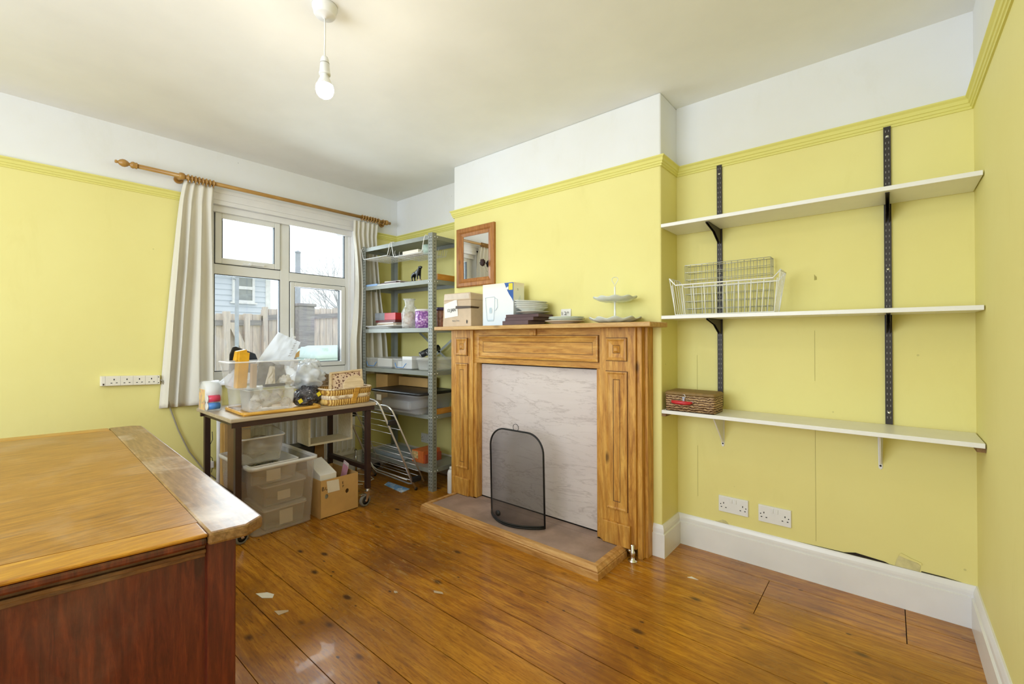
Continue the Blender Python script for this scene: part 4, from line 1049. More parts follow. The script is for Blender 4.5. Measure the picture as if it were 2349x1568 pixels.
# fifth shelf: big clear tub with a black lid, cardboard strips, orange plank
tb = thing('storage_tub', 'large clear tub with a black lid on the fifth metal shelf', 'tub', (-2.97, 2.30, .573))
TX, TY = -2.985, 2.285
obj('body', ur(MB().tub(TX, TY, .573, .722, .285, .165, .305, .185, .003, .005, .01, .05)), CLR2, tb)
q = MB(); obj('lid', ur(q.rings([q.rrect(TX, TY, .318, .196, .05, .7225), q.rrect(TX, TY, .320, .198, .05, .736), q.rrect(TX, TY, .305, .183, .05, .742), q.rrect(TX, TY, .30, .178, .05, .7385)])), BLK, tb)
obj('label', ur(MB().box(-3.20, -3.14, 2.093, 2.095, .655, .70)), LABEL, tb)
sbox('folded_cloth', 'grey folded cloth inside the black-lidded tub', 'cloth', -3.22, -2.86, 2.15, 2.38, .59, .665, plain('pale_blue_cloth', (.62, .68, .78), .8, 0, .1), .02)
sbox('carton', 'brown carton lying behind the black-lidded tub under the fourth shelf', 'carton', -3.50, -3.335, 2.30, 2.46, .573, .84, CARD, .002)
sbox('flat_carton', 'long flat brown carton lying on the lid of the black-lidded tub', 'carton', -3.31, -2.93, 2.40, 2.49, .7425, .82, CARD, .002)
sbox('wood_plank', 'orange wooden plank at the chimney end of the fifth metal shelf', 'plank', -2.652, -2.632, 2.22, 2.51, .573, .615, ORWOOD)
# bottom shelf
oc = thing('orange_carton', 'orange and white food carton on the bottom metal shelf', 'carton', (-2.86, 2.30, .169))
b = MB().box(-2.935, -2.80, 2.24, 2.42, .169, .262); ur(b); obj('body', b, ORG, oc, bevel=.002)
b = MB().box(-2.93, -2.86, 2.2375, 2.2395, .20, .255); ur(b); obj('picture', b, plain('cream_yellow_print', (.85, .62, .30), .5, 0, .5, 60), oc)
b = MB().box(-2.80, -2.785, 2.25, 2.42, .169, .235); ur(b); obj('flap', b, plain('red_brown_card', (.5, .10, .04), .5), oc)
sbox('grey_case', 'flat blue-grey case on the bottom metal shelf behind the airer', 'case', -3.40, -2.98, 2.20, 2.44, .169, .205, plain('blue_grey_case', (.30, .36, .42), .4), .006)
t = thing('white_bottle', 'white plastic bottle standing on the floor beside the fireplace', 'bottle', (-2.50, 2.26, 0))
obj('body', MB().lathe([(0, 0), (.027, 0), (.029, .006), (.029, .15), (.024, .168), (.014, .176), (0, .177)], (-2.508, 2.262, 0), 20), WPL, t)
obj('cap', MB().lathe([(0, .1772), (.014, .1772), (.013, .195), (0, .196)], (-2.508, 2.262, 0), 16), WPL, t)

# ================================================================== CLOTHES AIRER leaning on the table end
ai = thing('clothes_airer', 'folded silver clothes airer leaning between the table and the metal shelving', 'clothes airer', (-3.03, 2.0, 0))
def lean(A, B, k): return V((0, A[0]+(B[0]-A[0])*k, A[1]+(B[1]-A[1])*k))
XA, XB = -3.30, -2.755
fa = ((1.795, .715), (2.125, .010)); fb_ = ((1.885, .665), (2.185, .060)); fc = ((1.84, .56), (2.11, .13))
ALU = plain('satin_aluminium', (.80, .81, .83), .32, .75, .03)
def uframe(A, B, x0, x1, r, bars, name='frame', closed_top=True):
    b = MB(); p = lambda x, k: V((x, 0, 0))+lean(A, B, k)
    b.tube([p(x0, 1), p(x0, .5), p(x0, .05), p(x0+.02, .015), p(x0+.05, 0), p(x1-.05, 0), p(x1-.02, .015), p(x1, .05), p(x1, .5), p(x1, 1)], r, 8)
    obj(name, b, ALU, ai)
    w_ = MB()
    for k in bars: w_.tube([p(x0, k), p(x1, k)], .0022, 6)
    obj('bars', w_, ALU, ai)
uframe(fa[0:2][0], fa[1], XA, XB, .0075, [.10, .22, .36, .52, .60, .68, .76, .84, .90])
uframe(fb_[0], fb_[1], XA+.02, XB+.02, .0065, [.12, .30, .62, .70, .78, .86, .94])
# bottom rounded frame near the floor
b = MB(); p = lambda x, y, z: V((x, y, z))
b.tube([p(XA+.02, 2.03, .20), p(XA+.02, 2.09, .085), p(XA+.06, 2.10, .055), p(XB-.06, 2.105, .045), p(XB-.01, 2.10, .055), p(XB-.01, 2.04, .19)], .006, 8)
b.tube([p(XA+.06, 2.0, .22), p(XA+.07, 2.06, .11), p(XA+.11, 2.075, .085), p(XB-.05, 2.08, .08)], .004, 8)
obj('frame', b, ALU, ai)
for x in (XA, XB):
    for k in (.25, .90):
        c = lean(*fa, k)+V((x, .03, .008))
        q = MB().box(x-.012, x+.022, c.y-.035, c.y+.04, c.z-.018, c.z+.018); obj('joint', q, BLK, ai, bevel=.005)
    q = MB().cyl((x, 2.122, .002), (x, 2.130, .022), .010, 10); obj('foot', q, BLK, ai)
b = MB().slab([(-3.047, 2.037), (-2.79, 2.029), (-2.812, 2.118), (-3.085, 2.098)], .0005, .003)
n = NT('blue_printed_leaflet'); co = n.coord(); n.col(n.ramp(n.noise(co, 24, 5, .7, 1), [(.4, (.10, .32, .70)), (.55, (.35, .55, .82)), (.62, (.8, .85, .9))])); n.set(rough=.5)
solo('leaflet', 'blue printed leaflet on the floor in front of the clothes airer', 'leaflet', b.rot((-2.94, 2.07, 0), 'Z', -3), n.m)

# ================================================================== WORK TABLE ON CASTERS
TZ = .712
wt = thing('work_table', 'narrow work table with a beige top, dark steel frame and casters', 'table', (-3.08, 1.33, 0))
def tt(mb): return mb
obj('tabletop', MB().slab([(-2.765, .876), (-2.735, 1.768), (-3.39, 1.790), (-3.402, .884)], TZ-.022, TZ), TABT, wt, bevel=.004)
b = MB().slab([(-2.772, .884), (-2.743, 1.760), (-2.760, 1.761), (-2.789, .885)], TZ-.052, TZ-.0225); obj('apron', b, DBRN, wt)
b = MB().slab([(-3.37, .895), (-3.36, 1.775), (-3.34, 1.775), (-3.352, .895)], TZ-.052, TZ-.0225); obj('apron', b, DBRN, wt)
legs = [(-2.787, .903), (-2.768, 1.706), (-3.37, .918), (-3.355, 1.742)]
for (x, y) in legs: obj('leg', MB().box(x-.016, x+.016, y, y+.032, .118, TZ-.0525), DBRN, wt, bevel=.002)
for (a, c_) in ((0, 2), (1, 3)):
    (x0, y0), (x1, y1) = legs[a], legs[c_]
    obj('side_bar', MB().box(x1+.016, x0-.016, (y0+y1)/2+.002, (y0+y1)/2+.03, .235, .265), DBRN, wt)
    obj('top_bar', MB().box(x1+.016, x0-.016, (y0+y1)/2+.002, (y0+y1)/2+.03, TZ-.052, TZ-.0225), DBRN, wt)
RUB = plain('grey_rubber', (.22, .22, .21), .6)
def caster(x, y, ang):
    t = bpy.data.objects.new('caster', None); COL.objects.link(t); t.parent = wt; t.location = V((x, y, 0))-wt.location; t.rotation_euler = (0, 0, ang)
    def ch(name, mb, m_, bv=0):
        o = obj(name, mb, m_, bevel=bv, origin=(0, 0, 0)); o.parent = t; return o
    r = .041
    ch('wheel', MB().lathe([(.028, -.010), (r-.004, -.011), (r, -.006), (r, .006), (r-.004, .011), (.028, .010)], (-.022, 0, r+.0005), 28, axis='y', cap=False), RUB)
    ch('hub', MB().lathe([(0, -.008), (.010, -.011), (.027, -.006), (.029, 0), (.027, .006), (.010, .011), (0, .008)], (-.022, 0, r+.0005), 24, axis='y'), BLK)
    f_ = MB()
    for s_ in (-1, 1): f_.add([(-.030, s_*.0145, .034), (-.014, s_*.0145, .034), (.014, s_*.0145, .100), (-.016, s_*.0145, .100), (-.030, s_*.0165, .034), (-.014, s_*.0165, .034), (.014, s_*.0165, .100), (-.016, s_*.0165, .100)], [(0, 1, 2, 3), (7, 6, 5, 4), (0, 1, 5, 4), (1, 2, 6, 5), (2, 3, 7, 6), (3, 0, 4, 7)])
    f_.box(-.018, .018, -.0165, .0165, .098, .104); f_.cyl((0, 0, .100), (0, 0, .118), .013, 12); f_.cyl((-.022, -.018, r), (-.022, .018, r), .005, 10)
    ch('fork', f_, CHROME)
    ch('brake', MB().box(-.062, -.030, -.012, .012, .082, .088), CHROME, .002)
caster(-2.787, .919, R(-75)); caster(-2.768, 1.722, R(95)); caster(-3.37, .934, R(160)); caster(-3.355, 1.758, R(20))

# --- on the table
# pack of coloured tape rolls
tp_ = thing('tape_pack', 'clear pack of rolls with red and blue tape on the table corner', 'tape pack', (-3.24, .93, TZ))
b = MB(); a_ = [(-.075, 0), (.075, 0), (.075, .12)]+[(.075*math.cos(k*PI/10), .12+.062*math.sin(k*PI/10)) for k in range(1, 10)]+[(-.075, .12)]
b.plate((-3.25, .875, TZ+.001), (1, 0, 0), (0, 0, 1), [(x, z) for x, z in a_], -.085); b.v = [V((p.x, p.y, p.z)) for p in b.v]
obj('wrapper', b, CLR2, tp_)
b = MB(); b.lathe([(.03, .002), (.062, .002), (.062, .080), (.03, .080)], (-3.245, .877, TZ+.118), 24, axis='y'); obj('top_roll', b, WPL, tp_)
for (z, m_) in ((.075, PINKT), (.030, BLUEM)):
    q = MB(); q.cyl((-3.185, .885, TZ+z), (-3.185, .948, TZ+z), .0215, 20); obj('tape_roll', q, m_, tp_)
    q = MB(); q.cyl((-3.185, .8785, TZ+z), (-3.185, .8848, TZ+z), .0225, 20); obj('roll_end', q, WPL, tp_)
b = MB().box(-3.32, -3.215, .8765, .879, TZ+.004, TZ+.13); n = NT('yellow_printed_card'); co = n.coord((1, 1, 1)); n.col(n.ramp(n.noise(co, 30, 4, .6, 1), [(.45, (.85, .55, .05)), (.56, (.8, .25, .05)), (.62, (.25, .45, .12))])); n.set(rough=.5)
obj('card', b, n.m, tp_)
# tray
ty = thing('wooden_tray', 'yellow wooden tray with a raised lip under the plastic boxes', 'tray', (-2.95, 1.2, TZ))
q = MB(); base = [(-3.16, .972), (-2.80, .955), (-2.765, 1.385), (-3.14, 1.44)]
obj('base', MB().slab(base, TZ+.001, TZ+.006), TRAYW, ty)
rim_ = MB(); c4 = [V((x, y, TZ+.012)) for x, y in base]; pts = []
for i in range(4):
    a, b_, c_ = c4[i-1], c4[i], c4[(i+1) % 4]
    d0 = (a-b_).normalized(); d1 = (c_-b_).normalized()
    for k in range(5):
        u_ = k/4; pts.append(b_+d0*.04*(1-u_)**2+d1*.04*u_**2)
rim_.tube(pts, .010, 8, True); obj('rim', rim_, TRAYW, ty)
TB = TZ+.0065
t = thing('clear_box', 'milky clear box packed with small white bags on the yellow tray', 'plastic box', (-2.92, 1.12, TB), 'clear boxes piled on the table')
obj('body', MB().tub(-2.925, 1.13, TB, TB+.135, .072, .122, .080, .134, .002, .003, .006, .012), CLR3, t)
rb = random.Random(12)
for k in range(7):
    b = MB().blob((-2.90-.045*(k % 2), 1.045+.030*k, TB+.040+.026*((k*7) % 3)), .034, k+3, .5, 3, 14, 9, (1, 1, .9), TB+.012)
    solo('small_bag', 'small white crumpled bag inside the milky clear box', 'bag', b, PAPER if k % 2 else BAGC, 'small bags in the milky clear box')
t = thing('clear_box', 'clear box holding a dark roll behind the milky one on the tray', 'plastic box', (-3.09, 1.03, TB), 'clear boxes piled on the table')
obj('body', MB().tub(-3.085, 1.06, TB, TB+.135, .068, .075, .074, .083, .002, .003, .006, .02), CLR2, t)
b = MB().cyl((-3.08, 1.07, TB+.008), (-3.08, 1.07, TB+.118), .034, 18); solo('dark_roll', 'dark grey-green roll inside the clear box on the tray', 'roll', b, plain('dark_green_roll', (.06, .09, .07), .6))
# upper box
UB = TB+.138
t = thing('clear_box', 'large open clear box on top of the others, full of packets', 'plastic box', (-2.96, 1.11, UB), 'clear boxes piled on the table')
obj('body', MB().tub(-2.965, 1.105, UB, UB+.163, .085, .172, .100, .196, .002, .002, .006, .02), CLR2, t)
obj('rim', rimring(-2.965, 1.105, UB+.165, .101, .197, .02, .005, .007), RIMM, t)
b = MB(); b.hexa([(-2.93, .962, UB+.006), (-2.93, 1.015, UB+.006), (-2.99, 1.015, UB+.006), (-2.99, .962, UB+.006)], [(-2.925, .972, UB+.225), (-2.925, 1.03, UB+.215), (-2.985, 1.03, UB+.215), (-2.985, .972, UB+.225)])
b.hexa([(-2.93, .955, UB+.17), (-2.93, 1.03, UB+.17), (-2.98, 1.03, UB+.17), (-2.98, .955, UB+.17)], [(-2.93, .962, UB+.225), (-2.93, 1.015, UB+.235), (-2.98, 1.015, UB+.235), (-2.98, .965, UB+.225)])
solo('yellow_packet', 'tall yellow packet sticking up out of the large clear box', 'packet', b, YPK, None, .003)
b = MB().hexa([(-2.895, 1.03, UB+.006), (-2.895, 1.055, UB+.006), (-2.93, 1.055, UB+.006), (-2.93, 1.03, UB+.006)], [(-2.89, 1.032, UB+.15), (-2.89, 1.058, UB+.15), (-2.925, 1.058, UB+.15), (-2.925, 1.032, UB+.15)])
solo('beige_card', 'narrow beige card box beside the yellow packet in the clear box', 'card box', b, CARDL)
# folded cloth pouch, cream packet and wad lying in the upper box (built after sheetbag below)
# black tablet-like slab behind
b = MB(); q = [(-.085, .0), (.075, 0), (.085, .06), (.06, .12), (-.055, .17), (-.07, .165), (-.085, .12)]
b.plate((-3.115, 1.06, UB+.085), (0, 1, 0), (.12, 0, .99), q, .012)
solo('black_case', 'flat black case with rounded corners standing behind the yellow packet', 'case', b, BLK, None, .004)
# white carrier bags
def sheetbag(p0, p1, p2, p3, m_, seed, amp=.012, nu=20, nv=20):
    P = [V(p) for p in (p0, p1, p2, p3)]
    nrm = (P[1]-P[0]).cross(P[3]-P[0]).normalized()
    def fn(s_):
        def g_(a, c_):
            p = P[0]*(1-a)*(1-c_)+P[1]*a*(1-c_)+P[2]*a*c_+P[3]*(1-a)*c_
            puff = math.sin(PI*a)**.6*math.sin(PI*min(1, c_*1.0))**.5 if 0 < a < 1 and 0 < c_ < 1 else 0
            return p+nrm*(s_*.014*puff+amp*noise.noise(V((a*4, c_*4, seed)))+.4*amp*noise.noise(V((a*11, c_*9, seed+3))))
        return g_
    mb = MB(); mb.grid(fn(1), nu, nv); mb.grid(fn(-1), nu, nv); return mb
WBAG = NT('white_carrier_bag'); WBAG.col((.88, .90, .94)); WBAG.set(rough=.35)
_t = WBAG.node('ShaderNodeBsdfTranslucent'); _t.inputs[0].default_value = (.8, .85, .92, 1); _m = WBAG.node('ShaderNodeMixShader', inp={0: .35}); WBAG.link(WBAG.b.outputs[0], _m.inputs[1]); WBAG.link(_t.outputs[0], _m.inputs[2]); WBAG.link(_m.outputs[0], WBAG.out.inputs[0]); WBAG = WBAG.m
b = sheetbag((-2.975, 1.075, UB+.012), (-2.975, 1.275, UB+.012), (-3.005, 1.255, UB+.15), (-3.0, 1.11, UB+.155), GREYC, 8, .016); solo('grey_pouch', 'grey fabric pouch leaning inside the large clear box', 'pouch', b, GREYC)
b = sheetbag((-2.90, 1.10, UB+.010), (-2.90, 1.165, UB+.010), (-2.935, 1.175, UB+.125), (-2.93, 1.145, UB+.13), LABEL, 3, .012); solo('cream_packet', 'cream crumpled packet standing in front of the grey pouch', 'packet', b, LABEL)
b = MB().blob((-2.93, 1.235, UB+.032), .042, 6, .5, 3.4, 24, 16, (.8, 1.0, .75), UB+.008); solo('white_wad', 'white crumpled wad at the bag end of the large clear box', 'wad', b, PAPER)
b = MB().box(-2.925, -2.885, 1.10, 1.22, UB+.0065, UB+.022); solo('dark_tray', 'small dark flat item on the bottom of the large clear box', 'item', b, BLK, None, .003)
wbt = thing('carrier_bag', 'white plastic bag standing up out of the large clear box', 'plastic bag', (-2.98, 1.2, UB+.14))
obj('bag', sheetbag((-3.02, 1.085, UB+.13), (-2.99, 1.30, UB+.12), (-3.0, 1.365, UB+.275), (-3.01, 1.225, UB+.342), WBAG, 4), WBAG, wbt)
q = MB()
rg = random.Random(2)
for k in range(7):
    a = V((-2.982, 1.325-.008*k, UB+.280-.016*k+.0)); q.plate(a, V((0, .9, .35)).normalized(), V((0, -.35, .9)).normalized(), [(0, 0), (.012+.008*rg.random(), 0), (.012, .003), (0, .003)], .0006)
obj('print', q, GREYINK, wbt)
b = sheetbag((-3.13, .925, UB+.03), (-3.10, 1.02, UB-.01), (-3.10, 1.03, UB+.10), (-3.10, 1.0, UB+.11), WBAG, 7, .006); solo('paper_corner', 'white bag corner poking out behind the piled clear boxes', 'plastic bag', b, WBAG)
b = MB().plate((-3.06, 1.30, UB+.155), V((0, .97, .24)).normalized(), V((-.5, -.1, .8)).normalized(), [(-.04, 0), (.085, .0), (.105, .045), (.02, .005)], .003)
solo('cardboard_flap', 'piece of brown cardboard sticking up between the boxes and bags', 'cardboard', b, CARD)
b = MB().blob((-3.01, 1.415, TZ+.178), .100, 11, .55, 2.0, 44, 30, (.9, 1.15, .80), TZ+.05)
solo('carrier_bag', 'bulging white plastic bag between the clear boxes and the basket', 'plastic bag', b, WBAG)
b = MB().blob((-3.09, 1.47, TZ+.265), .05, 5, .6, 2.6, 30, 20, (1.0, 1.4, .7)); solo('carrier_bag', 'grey-white knotted bag top with a green patch, highest in the bag heap', 'plastic bag', b, BAGM)
n = NT('dark_speckled_bag'); co = n.coord(); v_ = n.node('ShaderNodeTexVoronoi', inp={'Scale': 26}); n.link(co, v_.inputs[0]); f_ = n.noise(co, 22, 4, .6, 1)
c_ = n.ramp(f_, [(.45, (.03, .03, .04)), (.6, (.16, .15, .17)), (.7, (.5, .5, .52))]); n.col(c_); n.set(rough=.15)
db = thing('dark_bag', 'clear bag of dark cables with yellow tags on the table', 'bag', (-2.93, 1.36, TZ))
obj('body', MB().blob((-2.93, 1.375, TZ+.062), .072, 21, .3, 2.4, 34, 24, (.9, 1.2, .95), TZ+.012), n.m, db)
for (y, z) in ((1.425, .078), (1.305, .045)): obj('tag', MB().box(-2.872, -2.866, y-.012, y+.012, TZ+z-.012, TZ+z+.012).rot((-2.87, y, TZ+z), 'X', 30), YLW, db)
# woven basket
n = NT('woven_gold_basket'); co = n.coord()
wv = n.node('ShaderNodeTexWave', inp={'Scale': 20, 'Distortion': 4, 'Detail': 2}); n.link(n.coord((1, 1, 1)), wv.inputs[0]); wv.bands_direction = 'Y'
n.col(n.ramp(wv.outputs['Fac'], [(.2, (.30, .14, .02)), (.55, (.56, .32, .06)), (.85, (.70, .46, .14))])); n.set(rough=.6); n.bump(wv.outputs['Fac'], .6, .003); GOLD = n.m
n = NT('woven_cream_band'); wv = n.node('ShaderNodeTexWave', inp={'Scale': 24, 'Distortion': 5, 'Detail': 2}); n.link(n.coord(), wv.inputs[0]); n.col(n.ramp(wv.outputs['Fac'], [(.2, (.50, .36, .22)), (.7, (.80, .68, .50))])); n.set(rough=.7); n.bump(wv.outputs['Fac'], .6, .002); CRM = n.m
bk = thing('woven_basket', 'oval woven basket with gold and cream bands on the table end', 'basket', (-2.92, 1.60, TZ))
def oval(cx, cy, hx, hy, z): return [V((cx+hx*math.copysign(abs(math.cos(a))**.38, math.cos(a)), cy+hy*math.copysign(abs(math.sin(a))**.38, math.sin(a)), z)) for a in [2*PI*k/48 for k in range(48)]]
def band(z0, z1, e0, e1): return MB().rings([oval(-2.905, 1.610, .125+e0, .156+e0, z0), oval(-2.905, 1.610, .125+(e0+e1)/2+.004, .156+(e0+e1)/2+.004, (z0+z1)/2), oval(-2.905, 1.610, .125+e1, .156+e1, z1), oval(-2.905, 1.610, .118+e1, .149+e1, z1), oval(-2.905, 1.610, .118+e0, .149+e0, z0)], cap0=False, cap1=False)
obj('base', MB().rings([oval(-2.905, 1.610, .12, .15, TZ+.001), oval(-2.905, 1.610, .12, .15, TZ+.006)]), GOLD, bk)
obj('gold_band', band(TZ+.002, TZ+.040, 0, .004), GOLD, bk); obj('cream_band', band(TZ+.0405, TZ+.067, .004, .008), CRM, bk); obj('gold_band', band(TZ+.0675, TZ+.104, .008, .012), GOLD, bk)
obj('rim', MB().tube(oval(-2.905, 1.610, .136, .167, TZ+.108), .006, 6, True), CRM, bk)
q = MB().hexa([(-2.772, 1.60, TZ+.004), (-2.772, 1.63, TZ+.004), (-2.779, 1.63, TZ+.004), (-2.779, 1.60, TZ+.004)], [(-2.758, 1.625, TZ+.110), (-2.758, 1.66, TZ+.110), (-2.766, 1.66, TZ+.110), (-2.766, 1.625, TZ+.110)]); obj('strap', q, TRAYW, bk)
fm = thing('mosaic_frame', 'pale wooden frame with dark mosaic spots leaning in the woven basket', 'frame', (-2.95, 1.6, TZ+.03))
O_, u_, v_ = V((-2.885, 1.50, TZ+.070)), V((0, .97, .05)).normalized(), V((-.55, .30, .78)).normalized()
Wd, Hd = .25, .165
fr_ = MB()
for p4 in ([(0, 0), (Wd, 0), (Wd, .014), (0, .014)], [(0, Hd-.014), (Wd, Hd-.014), (Wd, Hd), (0, Hd)], [(0, .014), (.014, .014), (.014, Hd-.014), (0, Hd-.014)], [(Wd-.014, .014), (Wd, .014), (Wd, Hd-.014), (Wd-.014, Hd-.014)]): fr_.plate(O_, u_, v_, p4, .016)
obj('frame', fr_, BEECH, fm)
n = NT('mosaic_pebbles'); vv = n.node('ShaderNodeTexVoronoi', inp={'Scale': 55}); n.link(n.coord(), vv.inputs[0]); n.col(n.mix(n.ramp(vv.outputs['Distance'], [(.3, 1.0), (.45, 0.0)]), (.70, .52, .36), (.14, .05, .03))); n.set(rough=.5)
obj('mosaic', MB().plate(O_, u_, v_, [(.014, .014), (Wd-.014, .014), (Wd-.014, Hd-.014), (.014, Hd-.014)], .006), n.m, fm)
b = MB(); o2 = O_+V((.024, .165, .045)); pr = [(.078*math.cos(a), .078*math.sin(a)) for a in [2*PI*k/40 for k in range(40)]]
b.plate(o2, u_, v_, pr, .016); solo('round_board', 'round pale wooden board leaning in front of the mosaic frame', 'board', b, BEECH, None, .003)
n = NT('coarse_brown_mat'); co = n.coord(); n.col(n.ramp(n.noise(co, 50, 5, .8), [(.35, (.10, .06, .03)), (.6, (.32, .23, .14)), (.75, (.6, .5, .38))])); n.set(rough=.9); n.bump(n.noise(co, 60, 4, .8), 1, .006)
def wavy(a, c_):
    y = 1.52+.29*a; z = TZ+.004+c_*(.172+.006*math.sin(a*17)); return V((-3.23-.03*c_+.010*noise.noise(V((a*6, c_*4, 2))), y, z))
mo = MB(); mo.grid(wavy, 24, 10); o = solo('coarse_mat', 'coarse brown woven mat standing behind the basket on the table', 'mat', mo, n.m); so = o.modifiers.new('thick', 'SOLIDIFY'); so.thickness = .012

# --- under the table
cr = thing('storage_crate', 'large clear plastic crate under the table holding stacked boxes', 'crate', (-3.05, 1.17, 0))
obj('body', MB().tub(-3.045, 1.178, 0.001, .412, .245, .172, .262, .190, .003, .002, .012, .035), CLR, cr)
obj('rim', rimring(-3.045, 1.178, .415, .264, .192, .035, .010, .020), RIMM, cr)
def lidbox(label, cx, cy, z0, hx, hy, hgt, lid=True, m_=CLR3, lab=None, fill=None, tilt=None, rz=0, grp='small lidded boxes stacked in the crate'):
    t = thing('lidded_box', label, 'plastic box', (cx, cy, z0), grp)
    def T(mb):
        if rz: mb.rot((cx, cy, 0), 'Z', rz)
        if tilt: mb.rot((cx, cy, z0), tilt[0], tilt[1])
        return mb
    obj('body', T(MB().tub(cx, cy, z0, z0+hgt, hx*.93, hy*.93, hx, hy, .002, .003, .006, .018)), m_, t)
    if lid:
        q = MB(); obj('lid', T(q.rings([q.rrect(cx, cy, hx+.006, hy+.006, .02, z0+hgt+.0005), q.rrect(cx, cy, hx+.006, hy+.006, .02, z0+hgt+.009), q.rrect(cx, cy, hx-.008, hy-.008, .02, z0+hgt+.012)])), m_, t)
    obj('rim', T(rimring(cx, cy, z0+hgt, hx+.002, hy+.002, .02, .005, .008)), RIMM, t)
    if fill: obj('contents', T(MB().blob((cx, cy, z0+hgt*.45), hy*.8, fill[0], .3, 2.4, 24, 16, (hx/hy*.95, 1, hgt*.42/hy), z0+.004)), fill[1], t)
    if lab: obj('label', T(MB().box(cx+hx*.99, cx+hx*.99+.0012, cy+lab[0], cy+lab[0]+lab[1], z0+lab[2], z0+lab[2]+lab[3])), LABEL, t)
    return t
CONT = plain('pale_mixed_contents', (.82, .81, .80), .6, 0, .6, 30)
lidbox('lidded clear box with a large cream label, bottom of the stack in the crate', -2.985, 1.20, .006, .15, .125, .125, lab=(-.035, .078, .02, .085), fill=(3, CONT))
lidbox('lidded clear box with a small cream label, middle of the stack in the crate', -2.99, 1.20, .146, .15, .125, .125, lab=(-.045, .075, .03, .052), fill=(5, CONT))
n = NT('dark_mixed_cables'); co = n.coord(); n.col(n.ramp(n.noise(co, 45, 5, .7, 2), [(.42, (.03, .03, .035)), (.55, (.22, .22, .22)), (.66, (.75, .62, .10)), (.72, (.7, .7, .68))])); n.set(rough=.3)
lidbox('open clear box of dark bits topping the stack in the crate', -2.975, 1.13, .292, .165, .135, .125, lid=False, lab=(-.05, .08, .02, .065), fill=(8, n.m), rz=0)
lidbox('clear box tipped on top of the stack just below the table apron', -2.965, 1.078, .425, .10, .120, .165, lid=False, fill=(9, CONT), tilt=('Y', 8), grp=None)
b = MB().box(-3.19, -3.17, .955, 1.0, .43, .655) if False else MB().hexa([(-3.04, .935, .05), (-3.04, .985, .05), (-3.06, .985, .05), (-3.06, .935, .05)], [(-3.03, .938, .655), (-3.03, .984, .655), (-3.05, .984, .655), (-3.05, .938, .655)])
solo('brown_board', 'tall brown board standing on end between the crate and table leg', 'board', MB().box(-3.03, -2.87, .945, .965, .0, .655), plain('brown_board', (.16, .085, .035), .6))
bx = thing('cardboard_box', 'open brown cardboard box with round hand holes under the table', 'box', (-2.94, 1.49, 0))
X0, X1, Y0, Y1, HB = -3.12, -2.778, 1.392, 1.655, .243
b = MB()
q4 = [(X0, Y0), (X1, Y0), (X1, Y1), (X0, Y1)]
w4 = .004
b.box(X0, X1, Y0, Y1, .0, .004)
b.box(X0, X0+w4, Y0, Y1, .004, HB); b.box(X0+w4, X1-w4, Y0, Y0+w4, .004, HB); b.box(X0+w4, X1-w4, Y1-w4, Y1, .004, HB)
obj('carton', b, CARD, bx)
# front panel with two round holes
def holed(y0, y1, z0, z1, x, holes, r, t_):
    mb = MB(); n_ = 24; c0 = sorted(h[0] for h in holes); mid = [(a+b_)/2 for a, b_ in zip(c0[:-1], c0[1:])]; cuts = [y0]+mid+[y1]
    for (hy, hz), a, b_ in zip(sorted(holes), cuts[:-1], cuts[1:]):
        rs = []
        for xx in (x, x+t_):
            inner = []; outer = []
            for k in range(n_):
                an = 2*PI*(k+.5)/n_; c_, s_ = math.cos(an), math.sin(an); inner.append(V((xx, hy+r*.8*c_, hz+r*s_)))
                ty_ = ((b_-hy) if c_ > 0 else (a-hy))/c_ if abs(c_) > 1e-6 else 1e9; tz_ = ((z1-hz) if s_ > 0 else (z0-hz))/s_ if abs(s_) > 1e-6 else 1e9
                k_ = min(ty_, tz_); outer.append(V((xx, hy+k_*c_, hz+k_*s_)))
            rs.append((inner, outer))
        mb.rings([rs[0][1], rs[0][0], rs[1][0], rs[1][1]], cap0=False, cap1=False, smooth=False)
        # corners
        for xx in (x, x+t_):
            for cy_, cz_ in ((a, z0), (b_, z0), (b_, z1), (a, z1)):
                o_ = rs[0][1] if xx == x else rs[1][1]
                near = sorted(o_, key=lambda p: abs(p.y-cy_)+abs(p.z-cz_))
                e1 = min((p for p in o_ if abs(p.y-cy_) < 1e-6), key=lambda p: abs(p.z-cz_)); e2 = min((p for p in o_ if abs(p.z-cz_) < 1e-6), key=lambda p: abs(p.y-cy_))
                mb.add([e1, e2, V((xx, cy_, cz_))], [(0, 1, 2)], False)
    return mb
obj('front_panel', holed(Y0, Y1, .0, HB, X1-w4, [(1.432, .137), (1.575, .137)], .015, w4), CARD, bx)
obj('sticker', MB().plate((X1+.0003, 1.44, .157), (0, 1, -.02), (0, -.08, 1), [(0, 0), (.082, 0), (.080, .074), (-.002, .077)], .001), LABEL, bx)
text('B', .036, (X1+.0006, 1.398, .178), (0, 1, 0), (0, 0, 1), INK, bx); text('U', .030, (X1+.0006, 1.422, .178), (0, 1, 0), (0, 0, 1), INK, bx)
text('E', .024, (X1+.0006, 1.538, .190), (0, 1, 0), (0, 0, 1), INK, bx); text('P', .022, (X1+.0006, 1.540, .167), (0, 1, 0), (0, 0, 1), INK, bx)
solo('white_carton', 'white carton standing inside the open brown cardboard box', 'carton', MB().hexa([(-2.91, 1.40, .006), (-2.80, 1.40, .006), (-2.80, 1.505, .006), (-2.91, 1.505, .006)], [(-2.99, 1.40, .335), (-2.80, 1.40, .272), (-2.80, 1.512, .272), (-2.98, 1.50, .345)]), PAPER, None, .002)
